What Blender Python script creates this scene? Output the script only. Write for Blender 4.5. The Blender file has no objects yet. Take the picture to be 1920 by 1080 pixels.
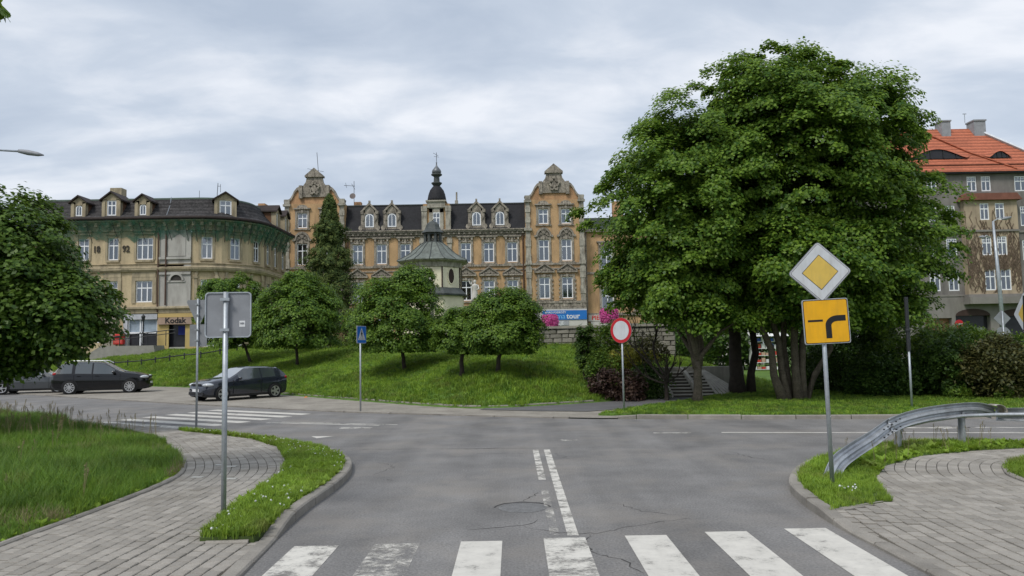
import bpy, bmesh, math, random
import numpy as np
from mathutils import Vector, Matrix
random.seed(7); rng = np.random.default_rng(7)
PI = math.pi
S = bpy.context.scene
COL = S.collection
# ------------------------------------------------------------------ camera
FPX, PITCH, ROLL, EYE = 1442.0, math.atan(110/1442.0), math.radians(1.0), 2.2
cd = bpy.data.cameras.new('camera'); cam = bpy.data.objects.new('camera', cd); COL.objects.link(cam)
cd.sensor_width = 36; cd.lens = 36*FPX/1920; cd.clip_start = 0.1; cd.clip_end = 3000
CM = Matrix.Rotation(PI/2+PITCH, 4, 'X') @ Matrix.Rotation(-ROLL, 4, 'Z')
cam.matrix_world = Matrix.Translation((0, 0, EYE)) @ CM
S.camera = cam
# ------------------------------------------------------------------ render
S.render.engine = 'CYCLES'
cy = S.cycles
cy.use_denoising = True
cy.max_bounces = 5; cy.diffuse_bounces = 3; cy.glossy_bounces = 3; cy.transmission_bounces = 3; cy.transparent_max_bounces = 8
cy.caustics_reflective = False; cy.caustics_refractive = False
vs = S.view_settings; vs.view_transform = 'Standard'; vs.look = 'None'; vs.gamma = 1.0; vs.exposure = 0.5
# ------------------------------------------------------------------ sky and sun (overcast)
SUN_EL, SUN_AZ = math.radians(52), math.radians(215)     # azimuth clockwise from +Y: behind the camera, from the left
w = bpy.data.worlds.new('World'); S.world = w; w.use_nodes = True
nt = w.node_tree; nt.nodes.clear()
def wn(t, **kw):
    n = nt.nodes.new(t)
    for k, v in kw.items(): setattr(n, k, v)
    return n
wo = wn('ShaderNodeOutputWorld'); bg = wn('ShaderNodeBackground'); bg.inputs[1].default_value = 0.1
sky = wn('ShaderNodeTexSky', sky_type='NISHITA', sun_disc=False)
sky.sun_elevation = SUN_EL; sky.sun_rotation = SUN_AZ; sky.air_density = 1.0; sky.dust_density = 2.0
tc = wn('ShaderNodeTexCoord'); sep = wn('ShaderNodeSeparateXYZ'); nt.links.new(tc.outputs['Generated'], sep.inputs[0])
def mth(op, a, b=None, clamp=False):
    n = wn('ShaderNodeMath', operation=op); n.use_clamp = clamp
    for i, x in enumerate((a, b)):
        if x is None: continue
        if isinstance(x, (int, float)): n.inputs[i].default_value = x
        else: nt.links.new(x, n.inputs[i])
    return n.outputs[0]
zz = mth('ADD', mth('MAXIMUM', sep.outputs[2], 0.0), 0.22)
cmb = wn('ShaderNodeCombineXYZ')
nt.links.new(mth('DIVIDE', sep.outputs[0], zz), cmb.inputs[0]); nt.links.new(mth('DIVIDE', sep.outputs[1], zz), cmb.inputs[1])
def wnoise(scale, detail, rough, off):
    mp = wn('ShaderNodeMapping'); mp.inputs['Location'].default_value = off; mp.inputs['Scale'].default_value = (0.75, 1.15, 1)
    nt.links.new(cmb.outputs[0], mp.inputs[0])
    n = wn('ShaderNodeTexNoise'); n.inputs['Scale'].default_value = scale; n.inputs['Detail'].default_value = detail; n.inputs['Roughness'].default_value = rough
    n.inputs['Distortion'].default_value = 0.35
    nt.links.new(mp.outputs[0], n.inputs['Vector']); return n.outputs['Fac']
cl = mth('ADD', mth('MULTIPLY', wnoise(1.5, 6, 0.5, (3.1, 1.7, 0)), 0.65), mth('MULTIPLY', wnoise(4.2, 6, 0.55, (9.2, 4.4, 2)), 0.35))
rp = wn('ShaderNodeValToRGB'); nt.links.new(cl, rp.inputs[0])
e = rp.color_ramp.elements
e[0].position = 0.38; e[0].color = (3.55, 4.1, 4.95, 1)
e[1].position = 0.63; e[1].color = (6.6, 6.8, 7.2, 1)
m1 = e.new(0.5); m1.color = (4.5, 5.0, 5.75, 1)
mx = wn('ShaderNodeMix', data_type='RGBA'); mx.inputs[0].default_value = 0.9
nt.links.new(sky.outputs[0], mx.inputs[6]); nt.links.new(rp.outputs[0], mx.inputs[7])
nt.links.new(mx.outputs[2], bg.inputs[0]); nt.links.new(bg.outputs[0], wo.inputs[0])
sd = bpy.data.lights.new('sun', 'SUN'); sd.energy = 1.5; sd.angle = math.radians(14); sd.color = (1.0, 0.96, 0.9)
sun = bpy.data.objects.new('sun', sd); COL.objects.link(sun)
sdir = Vector((math.sin(SUN_AZ)*math.cos(SUN_EL), math.cos(SUN_AZ)*math.cos(SUN_EL), math.sin(SUN_EL)))
sun.rotation_euler = sdir.to_track_quat('Z', 'Y').to_euler(); sun.location = (0, -20, 60)
# ------------------------------------------------------------------ measuring helpers
C3 = CM.to_3x3()
def ray(u, v): return C3 @ Vector(((u-960)/FPX, (540-v)/FPX, -1))
def gp(u, v, z=0.0):
    d = ray(u, v); t = (z-EYE)/d.z; return (d.x*t, d.y*t)
def at(u, v, Y):
    d = ray(u, v); t = Y/d.y; return Vector((d.x*t, Y, EYE+d.z*t))
# ------------------------------------------------------------------ object helpers
def tag(o, label=None, cat=None, group=None, kind=None):
    if label: o['label'] = label
    if cat: o['category'] = cat
    if group: o['group'] = group
    if kind: o['kind'] = kind
    return o
def thing(name, label, cat, loc=(0, 0, 0), rz=0.0, group=None):
    o = bpy.data.objects.new(name, None); COL.objects.link(o); o.location = loc; o.rotation_euler = (0, 0, rz); o.empty_display_size = 0.2
    return tag(o, label, cat, group)
def struct(name, loc=(0, 0, 0)):
    o = bpy.data.objects.new(name, None); COL.objects.link(o); o.location = loc; o['kind'] = 'structure'; return o
def linkmesh(name, me, mat=None, parent=None, smooth=False):
    if mat is not None and not me.materials: me.materials.append(mat)
    if smooth: me.polygons.foreach_set('use_smooth', [True]*len(me.polygons))
    o = bpy.data.objects.new(name, me); COL.objects.link(o)
    if parent is not None: o.parent = parent
    return o
def share(name, src, parent=None, loc=None, rz=0.0):
    o = bpy.data.objects.new(name, src.data); COL.objects.link(o)
    if parent is not None: o.parent = parent
    if loc is not None: o.location = loc
    o.rotation_euler = (0, 0, rz); return o
def copy_tree(o, parent=None):
    c = o.copy(); COL.objects.link(c); c.parent = parent
    for ch in list(o.children): copy_tree(ch, c)
    return c
class MB:
    def __init__(s): s.v = []; s.f = []
    def add(s, vs, fs):
        b = len(s.v); s.v += [tuple(p) for p in vs]; s.f += [tuple(i+b for i in f) for f in fs]; return s
    def box(s, x0, x1, y0, y1, z0, z1):
        return s.add([(x0,y0,z0),(x1,y0,z0),(x1,y1,z0),(x0,y1,z0),(x0,y0,z1),(x1,y0,z1),(x1,y1,z1),(x0,y1,z1)],
              [(0,3,2,1),(4,5,6,7),(0,1,5,4),(1,2,6,5),(2,3,7,6),(3,0,4,7)])
    def prism(s, poly, y0, y1):          # polygon in x,z (counter-clockwise seen from -y), extruded from y0 (front) to y1
        n = len(poly)
        return s.add([(x, y0, z) for x, z in poly]+[(x, y1, z) for x, z in poly],
              [tuple(range(n)), tuple(range(2*n-1, n-1, -1))]+[(i, i+n, (i+1) % n+n, (i+1) % n) for i in range(n)])
    def prismz(s, poly, z0, z1):         # polygon in x,y extruded in z
        n = len(poly)
        return s.add([(x, y, z0) for x, y in poly]+[(x, y, z1) for x, y in poly],
              [tuple(range(n-1, -1, -1)), tuple(range(n, 2*n))]+[(i, (i+1) % n, (i+1) % n+n, i+n) for i in range(n)])
    def tube(s, pts, rad, n=8, cap=True):
        pts = [Vector(p) for p in pts]; m = len(pts)
        if not hasattr(rad, '__len__'): rad = [rad]*m
        vs = []; 
        for i, p in enumerate(pts):
            t = (pts[min(i+1, m-1)]-pts[max(i-1, 0)]).normalized()
            a = t.orthogonal().normalized() if abs(t.z) > 0.9 else t.cross(Vector((0, 0, 1))).normalized()
            if abs(t.z) > 0.9: a = (Vector((1, 0, 0))-t*t.x).normalized()
            b = t.cross(a)
            for k in range(n):
                an = 2*PI*k/n; vs.append(p+(a*math.cos(an)+b*math.sin(an))*rad[i])
        fs = [(i*n+k, i*n+(k+1) % n, (i+1)*n+(k+1) % n, (i+1)*n+k) for i in range(m-1) for k in range(n)]
        if cap: fs += [tuple(range(n-1, -1, -1)), tuple(range((m-1)*n, m*n))]
        return s.add(vs, fs)
    def lathe(s, prof, n=16, c=(0, 0, 0), rot=0.0, cap=True):      # prof: (r, z) from bottom up
        m = len(prof)
        vs = [(c[0]+r*math.cos(2*PI*k/n+rot), c[1]+r*math.sin(2*PI*k/n+rot), c[2]+z) for r, z in prof for k in range(n)]
        fs = [(i*n+k, i*n+(k+1) % n, (i+1)*n+(k+1) % n, (i+1)*n+k) for i in range(m-1) for k in range(n)]
        if cap: fs += [tuple(range(n-1, -1, -1)), tuple(range((m-1)*n, m*n))]
        return s.add(vs, fs)
    def tf(s, M):
        s.v = [tuple(M @ Vector(p)) for p in s.v]; return s
    def build(s, name, mat, parent=None, smooth=False, kind=None, bevel=0.0):
        me = bpy.data.meshes.new(name); me.from_pydata(s.v, [], s.f); me.update()
        o = linkmesh(name, me, mat, parent, smooth)
        if kind: o['kind'] = kind
        if bevel:
            b = o.modifiers.new('bevel', 'BEVEL'); b.width = bevel; b.segments = 1; b.limit_method = 'ANGLE'; b.angle_limit = 0.6
        return o
def autosmooth(o, ang=0.7):
    me = o.data; me.polygons.foreach_set('use_smooth', [True]*len(me.polygons))
    bm = bmesh.new(); bm.from_mesh(me)
    for ed in bm.edges:
        if len(ed.link_faces) == 2 and ed.calc_face_angle(0) > ang: ed.smooth = False
    bm.to_mesh(me); bm.free(); return o
def spline(P, n=8):
    P = [np.array(p, float) for p in P]; Q = [2*P[0]-P[1]]+P+[2*P[-1]-P[-2]]; out = []
    for i in range(1, len(Q)-2):
        p0, p1, p2, p3 = Q[i-1:i+3]
        for k in range(n):
            t = k/n
            out.append(0.5*((2*p1)+(-p0+p2)*t+(2*p0-5*p1+4*p2-p3)*t*t+(-p0+3*p1-3*p2+p3)*t**3))
    out.append(P[-1]); return np.array(out)
def resample(C, step):
    d = np.r_[0, np.cumsum(np.linalg.norm(np.diff(C, axis=0), axis=1))]
    s_ = np.arange(0, d[-1], step)
    return np.stack([np.interp(s_, d, C[:, k]) for k in range(C.shape[1])], 1)
def inpoly(P, poly):
    poly = np.asarray(poly); x, y = P[:, 0], P[:, 1]; r = np.zeros(len(P), bool); j = len(poly)-1
    for i in range(len(poly)):
        xi, yi = poly[i]; xj, yj = poly[j]
        if yi != yj:
            r ^= ((yi > y) != (yj > y)) & (x < (xj-xi)*(y-yi)/(yj-yi)+xi)
        j = i
    return r
def dline(P, L):
    best = np.full(len(P), 1e9)
    for a, b in zip(L[:-1], L[1:]):
        a = np.array(a[:2], float); b = np.array(b[:2], float); ab = b-a
        t = np.clip(((P-a) @ ab)/(ab @ ab), 0, 1); q = a+t[:, None]*ab
        best = np.minimum(best, np.hypot(*(P-q).T))
    return best
def text_mesh(txt, size, depth=0.004, bold=False, xs=1.0):
    c = bpy.data.curves.new('lettering', 'FONT'); c.body = txt; c.size = size; c.extrude = depth; c.align_x = 'CENTER'; c.align_y = 'CENTER'
    if bold: c.offset = size*0.02
    c.resolution_u = 3
    o = bpy.data.objects.new('lettering', c); COL.objects.link(o); bpy.context.view_layer.update()
    me = bpy.data.meshes.new_from_object(o.evaluated_get(bpy.context.evaluated_depsgraph_get()))
    bpy.data.objects.remove(o); bpy.data.curves.remove(c)
    me.transform(Matrix.Rotation(PI/2, 4, 'X') @ Matrix.Diagonal((xs, 1, 1, 1))); return me
# ------------------------------------------------------------------ materials
def grassmat(name, col, col2, dry=(0.22, 0.2, 0.075), transl=0.3):
    m = leafmat(name, col, col2, transl, 0.55); t = m.node_tree; N = t.nodes; L = t.links; mxn = [n for n in N if n.bl_idname == 'ShaderNodeMix'][0]
    g = N.new('ShaderNodeNewGeometry'); n = N.new('ShaderNodeTexNoise'); n.inputs['Scale'].default_value = 0.55; n.inputs['Detail'].default_value = 5; n.inputs['Roughness'].default_value = 0.65; L.new(g.outputs['Position'], n.inputs['Vector'])
    r1 = N.new('ShaderNodeMapRange'); r1.inputs[1].default_value = 0.3; r1.inputs[2].default_value = 0.7; r1.inputs[3].default_value = 0.62; r1.inputs[4].default_value = 1.35; L.new(n.outputs['Fac'], r1.inputs[0])
    hs = N.new('ShaderNodeHueSaturation'); L.new(mxn.outputs[2], hs.inputs['Color']); L.new(r1.outputs[0], hs.inputs['Value'])
    n2 = N.new('ShaderNodeTexNoise'); n2.inputs['Scale'].default_value = 1.7; n2.inputs['Detail'].default_value = 4; L.new(g.outputs['Position'], n2.inputs['Vector'])
    r2 = N.new('ShaderNodeMapRange'); r2.inputs[1].default_value = 0.54; r2.inputs[2].default_value = 0.75; r2.inputs[4].default_value = 0.6; L.new(n2.outputs['Fac'], r2.inputs[0])
    m2 = N.new('ShaderNodeMix'); m2.data_type = 'RGBA'; L.new(r2.outputs[0], m2.inputs[0]); L.new(hs.outputs[0], m2.inputs[6]); m2.inputs[7].default_value = (*dry, 1)
    L.new(m2.outputs[2], N['Principled BSDF'].inputs['Base Color']); h2 = [q for q in N if q.bl_idname == 'ShaderNodeHueSaturation' and q is not hs][0]; L.new(m2.outputs[2], h2.inputs['Color']); return m
def mat(name, col, rough=0.85, var=0.18, scale=2.0, bump=0.0, bscale=30.0, metal=0.0, rnd=0.0, stain=None, stain_amt=0.5, stain_scale=0.8, spec=0.3, fine=0.0, coat=0.0, island=0.0, streak=0.0):
    m = bpy.data.materials.new(name); m.use_nodes = True; t = m.node_tree; N = t.nodes; L = t.links
    b = N['Principled BSDF']; b.inputs['Roughness'].default_value = rough; b.inputs['Metallic'].default_value = metal
    b.inputs['Specular IOR Level'].default_value = spec; b.inputs['Coat Weight'].default_value = coat
    c = N.new('ShaderNodeTexCoord'); n = N.new('ShaderNodeTexNoise'); n.inputs['Scale'].default_value = scale; n.inputs['Detail'].default_value = 6; n.inputs['Roughness'].default_value = 0.6
    L.new(c.outputs['Object'], n.inputs['Vector'])
    hs = N.new('ShaderNodeHueSaturation'); hs.inputs['Color'].default_value = (*col, 1)
    mr = N.new('ShaderNodeMapRange'); mr.inputs[1].default_value = 0.3; mr.inputs[2].default_value = 0.7; mr.inputs[3].default_value = 1-var; mr.inputs[4].default_value = 1+var
    L.new(n.outputs['Fac'], mr.inputs[0]); val = mr.outputs[0]
    if fine:
        n2 = N.new('ShaderNodeTexNoise'); n2.inputs['Scale'].default_value = bscale; n2.inputs['Detail'].default_value = 3; L.new(c.outputs['Object'], n2.inputs['Vector'])
        m2 = N.new('ShaderNodeMapRange'); m2.inputs[1].default_value = 0.3; m2.inputs[2].default_value = 0.7; m2.inputs[3].default_value = 1-fine; m2.inputs[4].default_value = 1+fine
        L.new(n2.outputs['Fac'], m2.inputs[0]); q = N.new('ShaderNodeMath'); q.operation = 'MULTIPLY'; L.new(val, q.inputs[0]); L.new(m2.outputs[0], q.inputs[1]); val = q.outputs[0]
    if rnd:
        oi = N.new('ShaderNodeObjectInfo'); m3 = N.new('ShaderNodeMapRange'); m3.inputs[3].default_value = 1-rnd; m3.inputs[4].default_value = 1+rnd
        L.new(oi.outputs['Random'], m3.inputs[0]); q = N.new('ShaderNodeMath'); q.operation = 'MULTIPLY'; L.new(val, q.inputs[0]); L.new(m3.outputs[0], q.inputs[1]); val = q.outputs[0]
    if island:
        gi_ = N.new('ShaderNodeNewGeometry'); m3 = N.new('ShaderNodeMapRange'); m3.inputs[3].default_value = 1-island; m3.inputs[4].default_value = 1+island
        L.new(gi_.outputs['Random Per Island'], m3.inputs[0]); q = N.new('ShaderNodeMath'); q.operation = 'MULTIPLY'; L.new(val, q.inputs[0]); L.new(m3.outputs[0], q.inputs[1]); val = q.outputs[0]
    if streak:
        mp = N.new('ShaderNodeMapping'); mp.inputs['Scale'].default_value = (1.1, 0.07, 1); L.new(c.outputs['Object'], mp.inputs[0]); ns = N.new('ShaderNodeTexNoise'); ns.inputs['Scale'].default_value = 1.0; ns.inputs['Detail'].default_value = 4; L.new(mp.outputs[0], ns.inputs['Vector'])
        m6 = N.new('ShaderNodeMapRange'); m6.inputs[1].default_value = 0.35; m6.inputs[2].default_value = 0.65; m6.inputs[3].default_value = 1-streak; m6.inputs[4].default_value = 1+streak; L.new(ns.outputs['Fac'], m6.inputs[0]); q = N.new('ShaderNodeMath'); q.operation = 'MULTIPLY'; L.new(val, q.inputs[0]); L.new(m6.outputs[0], q.inputs[1]); val = q.outputs[0]
    L.new(val, hs.inputs['Value']); out = hs.outputs[0]
    if stain:
        mp = N.new('ShaderNodeMapping'); mp.inputs['Scale'].default_value = (stain_scale, stain_scale, stain_scale*0.22); L.new(c.outputs['Object'], mp.inputs[0])
        n4 = N.new('ShaderNodeTexNoise'); n4.inputs['Scale'].default_value = 1.6; n4.inputs['Detail'].default_value = 7; n4.inputs['Roughness'].default_value = 0.65; L.new(mp.outputs[0], n4.inputs['Vector'])
        m4 = N.new('ShaderNodeMapRange'); m4.inputs[1].default_value = 0.47; m4.inputs[2].default_value = 0.7; m4.inputs[4].default_value = stain_amt; L.new(n4.outputs['Fac'], m4.inputs[0])
        mxn = N.new('ShaderNodeMix'); mxn.data_type = 'RGBA'; L.new(m4.outputs[0], mxn.inputs[0]); L.new(out, mxn.inputs[6]); mxn.inputs[7].default_value = (*stain, 1); out = mxn.outputs[2]
    L.new(out, b.inputs['Base Color'])
    if bump:
        nb = N.new('ShaderNodeTexNoise'); nb.inputs['Scale'].default_value = bscale; nb.inputs['Detail'].default_value = 5; L.new(c.outputs['Object'], nb.inputs['Vector'])
        bp = N.new('ShaderNodeBump'); bp.inputs['Strength'].default_value = bump; bp.inputs['Distance'].default_value = 0.02; L.new(nb.outputs['Fac'], bp.inputs['Height']); L.new(bp.outputs[0], b.inputs['Normal'])
    return m
def leafmat(name, col, col2, transl=0.35, rough=0.5):
    m = bpy.data.materials.new(name); m.use_nodes = True; t = m.node_tree; N = t.nodes; L = t.links
    b = N['Principled BSDF']; b.inputs['Roughness'].default_value = rough; b.inputs['Specular IOR Level'].default_value = 0.25
    g = N.new('ShaderNodeNewGeometry'); c = N.new('ShaderNodeTexCoord'); n = N.new('ShaderNodeTexNoise'); n.inputs['Scale'].default_value = 0.9; n.inputs['Detail'].default_value = 3
    L.new(c.outputs['Object'], n.inputs['Vector'])
    ad = N.new('ShaderNodeMath'); ad.operation = 'ADD'; L.new(g.outputs['Random Per Island'], ad.inputs[0]); L.new(n.outputs['Fac'], ad.inputs[1])
    mr = N.new('ShaderNodeMapRange'); mr.inputs[1].default_value = 0.5; mr.inputs[2].default_value = 1.45; L.new(ad.outputs[0], mr.inputs[0])
    mxn = N.new('ShaderNodeMix'); mxn.data_type = 'RGBA'; L.new(mr.outputs[0], mxn.inputs[0]); mxn.inputs[6].default_value = (*col, 1); mxn.inputs[7].default_value = (*col2, 1)
    L.new(mxn.outputs[2], b.inputs['Base Color'])
    tr = N.new('ShaderNodeBsdfTranslucent'); hs = N.new('ShaderNodeHueSaturation'); hs.inputs['Hue'].default_value = 0.485; hs.inputs['Value'].default_value = 1.5; L.new(mxn.outputs[2], hs.inputs['Color']); L.new(hs.outputs[0], tr.inputs[0])
    ms = N.new('ShaderNodeMixShader'); ms.inputs[0].default_value = transl; L.new(b.outputs[0], ms.inputs[1]); L.new(tr.outputs[0], ms.inputs[2]); L.new(ms.outputs[0], N['Material Output'].inputs[0])
    return m
def glassmat(name, tint=(0.03, 0.035, 0.045), refl=0.5):
    m = bpy.data.materials.new(name); m.use_nodes = True; t = m.node_tree; N = t.nodes; L = t.links; N.remove(N['Principled BSDF'])
    gl = N.new('ShaderNodeBsdfGlossy'); gl.inputs['Roughness'].default_value = 0.06; gl.inputs[0].default_value = (0.85, 0.92, 1, 1)
    tr = N.new('ShaderNodeBsdfTransparent'); tr.inputs[0].default_value = (0.75, 0.8, 0.82, 1)
    fr = N.new('ShaderNodeLayerWeight'); fr.inputs[0].default_value = refl
    ms = N.new('ShaderNodeMixShader'); L.new(fr.outputs['Fresnel'], ms.inputs[0]); L.new(tr.outputs[0], ms.inputs[1]); L.new(gl.outputs[0], ms.inputs[2]); L.new(ms.outputs[0], N['Material Output'].inputs[0])
    return m
def netmat(name, col, dens=0.55):
    m = bpy.data.materials.new(name); m.use_nodes = True; t = m.node_tree; N = t.nodes; L = t.links
    b = N['Principled BSDF']; b.inputs['Base Color'].default_value = (*col, 1); b.inputs['Roughness'].default_value = 0.9
    tr = N.new('ShaderNodeBsdfTransparent'); c = N.new('ShaderNodeTexCoord'); n = N.new('ShaderNodeTexNoise'); n.inputs['Scale'].default_value = 1.6; n.inputs['Detail'].default_value = 5; L.new(c.outputs['Object'], n.inputs['Vector'])
    mr = N.new('ShaderNodeMapRange'); mr.inputs[1].default_value = 0.35; mr.inputs[2].default_value = 0.7; mr.inputs[3].default_value = dens-0.2; mr.inputs[4].default_value = dens+0.3; L.new(n.outputs['Fac'], mr.inputs[0])
    ms = N.new('ShaderNodeMixShader'); L.new(mr.outputs[0], ms.inputs[0]); L.new(tr.outputs[0], ms.inputs[1]); L.new(b.outputs[0], ms.inputs[2]); L.new(ms.outputs[0], N['Material Output'].inputs[0])
    return m
def paintmat(name, wear, scale=1.0, col=(0.6, 0.575, 0.52)):
    m = bpy.data.materials.new(name); m.use_nodes = True; t = m.node_tree; N = t.nodes; L = t.links
    b = N['Principled BSDF']; b.inputs['Roughness'].default_value = 0.75
    c = N.new('ShaderNodeTexCoord'); n = N.new('ShaderNodeTexNoise'); n.inputs['Scale'].default_value = 3.2*scale; n.inputs['Detail'].default_value = 12; n.inputs['Roughness'].default_value = 0.72; L.new(c.outputs['Object'], n.inputs['Vector'])
    mp = N.new('ShaderNodeMapping'); mp.inputs['Scale'].default_value = (3, 14, 1); L.new(c.outputs['Object'], mp.inputs[0])
    n2 = N.new('ShaderNodeTexNoise'); n2.inputs['Scale'].default_value = 5*scale; n2.inputs['Detail'].default_value = 8; n2.inputs['Roughness'].default_value = 0.8; L.new(mp.outputs[0], n2.inputs['Vector'])
    a = N.new('ShaderNodeMath'); a.operation = 'MULTIPLY_ADD'; a.inputs[1].default_value = 0.45; L.new(n2.outputs['Fac'], a.inputs[0])
    a2 = N.new('ShaderNodeMath'); a2.operation = 'MULTIPLY'; a2.inputs[1].default_value = 0.55; L.new(n.outputs['Fac'], a2.inputs[0]); L.new(a2.outputs[0], a.inputs[2])
    mr = N.new('ShaderNodeMapRange'); mr.inputs[1].default_value = wear-0.035; mr.inputs[2].default_value = wear+0.05; L.new(a.outputs[0], mr.inputs[0])
    hs = N.new('ShaderNodeHueSaturation'); hs.inputs['Color'].default_value = (*col, 1); m5 = N.new('ShaderNodeMapRange'); m5.inputs[1].default_value = 0.3; m5.inputs[2].default_value = 0.7; m5.inputs[3].default_value = 0.8; m5.inputs[4].default_value = 1.12; L.new(n.outputs['Fac'], m5.inputs[0]); L.new(m5.outputs[0], hs.inputs['Value']); L.new(hs.outputs[0], b.inputs['Base Color'])
    tr = N.new('ShaderNodeBsdfTransparent'); ms = N.new('ShaderNodeMixShader'); L.new(mr.outputs[0], ms.inputs[0]); L.new(tr.outputs[0], ms.inputs[1]); L.new(b.outputs[0], ms.inputs[2]); L.new(ms.outputs[0], N['Material Output'].inputs[0])
    return m
G = {}
G['asphalt'] = mat('asphalt', (0.19, 0.184, 0.178), 0.85, 0.2, 0.8, 0.8, 34, fine=0.24, stain=(0.27, 0.245, 0.215), stain_amt=0.6, stain_scale=0.35, streak=0.13)
G['crack'] = mat('crack_tar', (0.055, 0.052, 0.05), 0.9)
G['kerb'] = mat('kerb_concrete', (0.27, 0.25, 0.22), 0.9, 0.2, 2.5, 0.4, 60, rnd=0.12, fine=0.12)
G['paver'] = mat('paver_concrete', (0.315, 0.292, 0.258), 0.9, 0.16, 0.9, 0.35, 90, rnd=0.16, fine=0.14, stain=(0.15, 0.13, 0.1), stain_amt=0.4, stain_scale=3.0)
G['paver_stuff'] = mat('paver_concrete_far', (0.315, 0.292, 0.258), 0.9, 0.18, 0.9, 0.35, 90, fine=0.14, island=0.16, stain=(0.15, 0.13, 0.1), stain_amt=0.5, stain_scale=0.7)
G['joint'] = mat('joint_sand', (0.11, 0.098, 0.078), 0.95, 0.3, 6)
G['soil'] = mat('lawn_soil', (0.055, 0.085, 0.022), 0.95, 0.35, 1.5)
G['ground'] = mat('ground_grass', (0.06, 0.11, 0.025), 0.95, 0.3, 0.3)
G['hill'] = mat('hill_turf', (0.085, 0.155, 0.024), 0.95, 0.3, 0.8, fine=0.35, bscale=9)
G['galv'] = mat('galvanised_steel', (0.42, 0.45, 0.48), 0.5, 0.15, 6, metal=0.6, fine=0.08)
G['plateback'] = mat('sign_back_grey', (0.27, 0.28, 0.3), 0.6, 0.12, 5, metal=0.2)
G['white'] = mat('white_paint', (0.72, 0.73, 0.74), 0.5, 0.06, 3)
G['black'] = mat('black_paint', (0.015, 0.015, 0.017), 0.5, 0.1, 3)
G['darkmetal'] = mat('dark_metal', (0.03, 0.032, 0.035), 0.5, 0.2, 4)
G['bark'] = mat('maple_bark', (0.12, 0.1, 0.075), 0.95, 0.3, 5, 0.8, 18, fine=0.25)
G['barkdark'] = mat('dark_bark', (0.055, 0.045, 0.036), 0.95, 0.3, 6, 0.6, 20)
G['frame'] = mat('white_window_frame', (0.85, 0.86, 0.88), 0.45, 0.05, 2)
G['pane'] = glassmat('window_glass', refl=0.62)
G['curtain'] = mat('lace_curtain', (0.5, 0.52, 0.55), 0.9, 0.25, 3, rnd=0.35)
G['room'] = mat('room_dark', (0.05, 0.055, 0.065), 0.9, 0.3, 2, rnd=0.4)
# ================================================================== GROUND
def flat(name, poly, z, m, parent=None, kind=None):
    me = bpy.data.meshes.new(name); bm = bmesh.new()
    bm.faces.new([bm.verts.new((x, y, z)) for x, y in poly]); bmesh.ops.triangulate(bm, faces=bm.faces[:])
    bmesh.ops.recalc_face_normals(bm, faces=bm.faces[:])
    for f in bm.faces:
        if f.normal.z < 0: f.normal_flip()
    bm.to_mesh(me); bm.free(); o = linkmesh(name, me, m, parent)
    if kind: o['kind'] = kind
    return o
def slab(name, poly, z0, z1, m, parent=None, kind=None):
    b = MB(); a = sum(poly[i-1][0]*poly[i][1]-poly[i][0]*poly[i-1][1] for i in range(len(poly)))
    b.prismz(poly if a > 0 else poly[::-1], z0, z1); o = b.build(name, m, parent); 
    bm = bmesh.new(); bm.from_mesh(o.data); bmesh.ops.triangulate(bm, faces=[f for f in bm.faces if len(f.verts) > 4]); bm.to_mesh(o.data); bm.free()
    if kind: o['kind'] = kind
    return o
flat('ground', [(-900, -300), (900, -300), (900, 1500), (-900, 1500)], -0.06, G['ground'], kind='structure')
FAR = [(-60, 68.5), (-30.3, 45.6), (-16.2, 34.6), (-7.9, 28.5), (-4.0, 26.2), (1.7, 23.5), (5.2, 22.65), (8.1, 22.1), (11, 21.7), (13.9, 21.2), (25, 19.2), (60, 12)]
FARS = spline(FAR, 6)
road = struct('road')
flat('asphalt', [(60, -25), (-60, -25)]+[tuple(p) for p in FARS[:, :2]][::1], 0.0, G['asphalt'], road)
# slope foot and the hill behind the bays
FOOT = [(-60, 78), (-29.6, 54.6), (-19.3, 47.2), (-11, 37.9), (-5.8, 32.0), (-2.6, 28.6), (-1.0, 27.6), (0.7, 28.1), (3.6, 29.8), (5.6, 32.6), (9.2, 34.2), (12, 36.5), (13.5, 44), (15, 70), (15, 150)]
FOOTS = [tuple(p) for p in spline(FOOT, 5)]
HPOLY = FOOTS+[(-60, 150)]
def hill_z(P):
    P = np.asarray(P, float); s = dline(P, FOOTS); ins = inpoly(P, HPOLY)
    up = 0.1+2.6*(1-np.exp(-(s/6.2)**1.25))
    up += 0.05*np.sin(P[:, 0]*1.3+P[:, 1]*0.7)*np.clip(s/3, 0, 1)
    return np.where(ins, up, 0.1-0.35*s)
def hz(x, y): return float(hill_z([(x, y)])[0])
def on_hill(u, v):
    d = ray(u, v); lo, hi = 24.0, 80.0; prev = None
    for k in range(600):
        Y = lo+(hi-lo)*k/600; t = Y/d.y; x = d.x*t; z = EYE+d.z*t
        if z <= hz(x, Y): return Vector((x, Y, hz(x, Y)))
    return Vector((x, Y, z))
xs = np.r_[np.arange(-60, -32, 1.5), np.arange(-32, 17, 0.55)]; ys = np.r_[np.arange(26.5, 56, 0.55), np.arange(56, 150, 4)]
XX, YY = np.meshgrid(xs, ys); PP = np.stack([XX.ravel(), YY.ravel()], 1); ZZ = hill_z(PP)
nx = len(xs); F_ = []
for j in range(len(ys)-1):
    for i in range(nx-1):
        q = (j*nx+i, j*nx+i+1, (j+1)*nx+i+1, (j+1)*nx+i)
        if max(ZZ[k] for k in q) > -0.3: F_.append(q)
me = bpy.data.meshes.new('hill'); me.from_pydata([(a[0], a[1], z) for a, z in zip(PP, ZZ)], [], F_)
hill = linkmesh('hill', me, G['hill'], smooth=True); hill['kind'] = 'structure'
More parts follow.
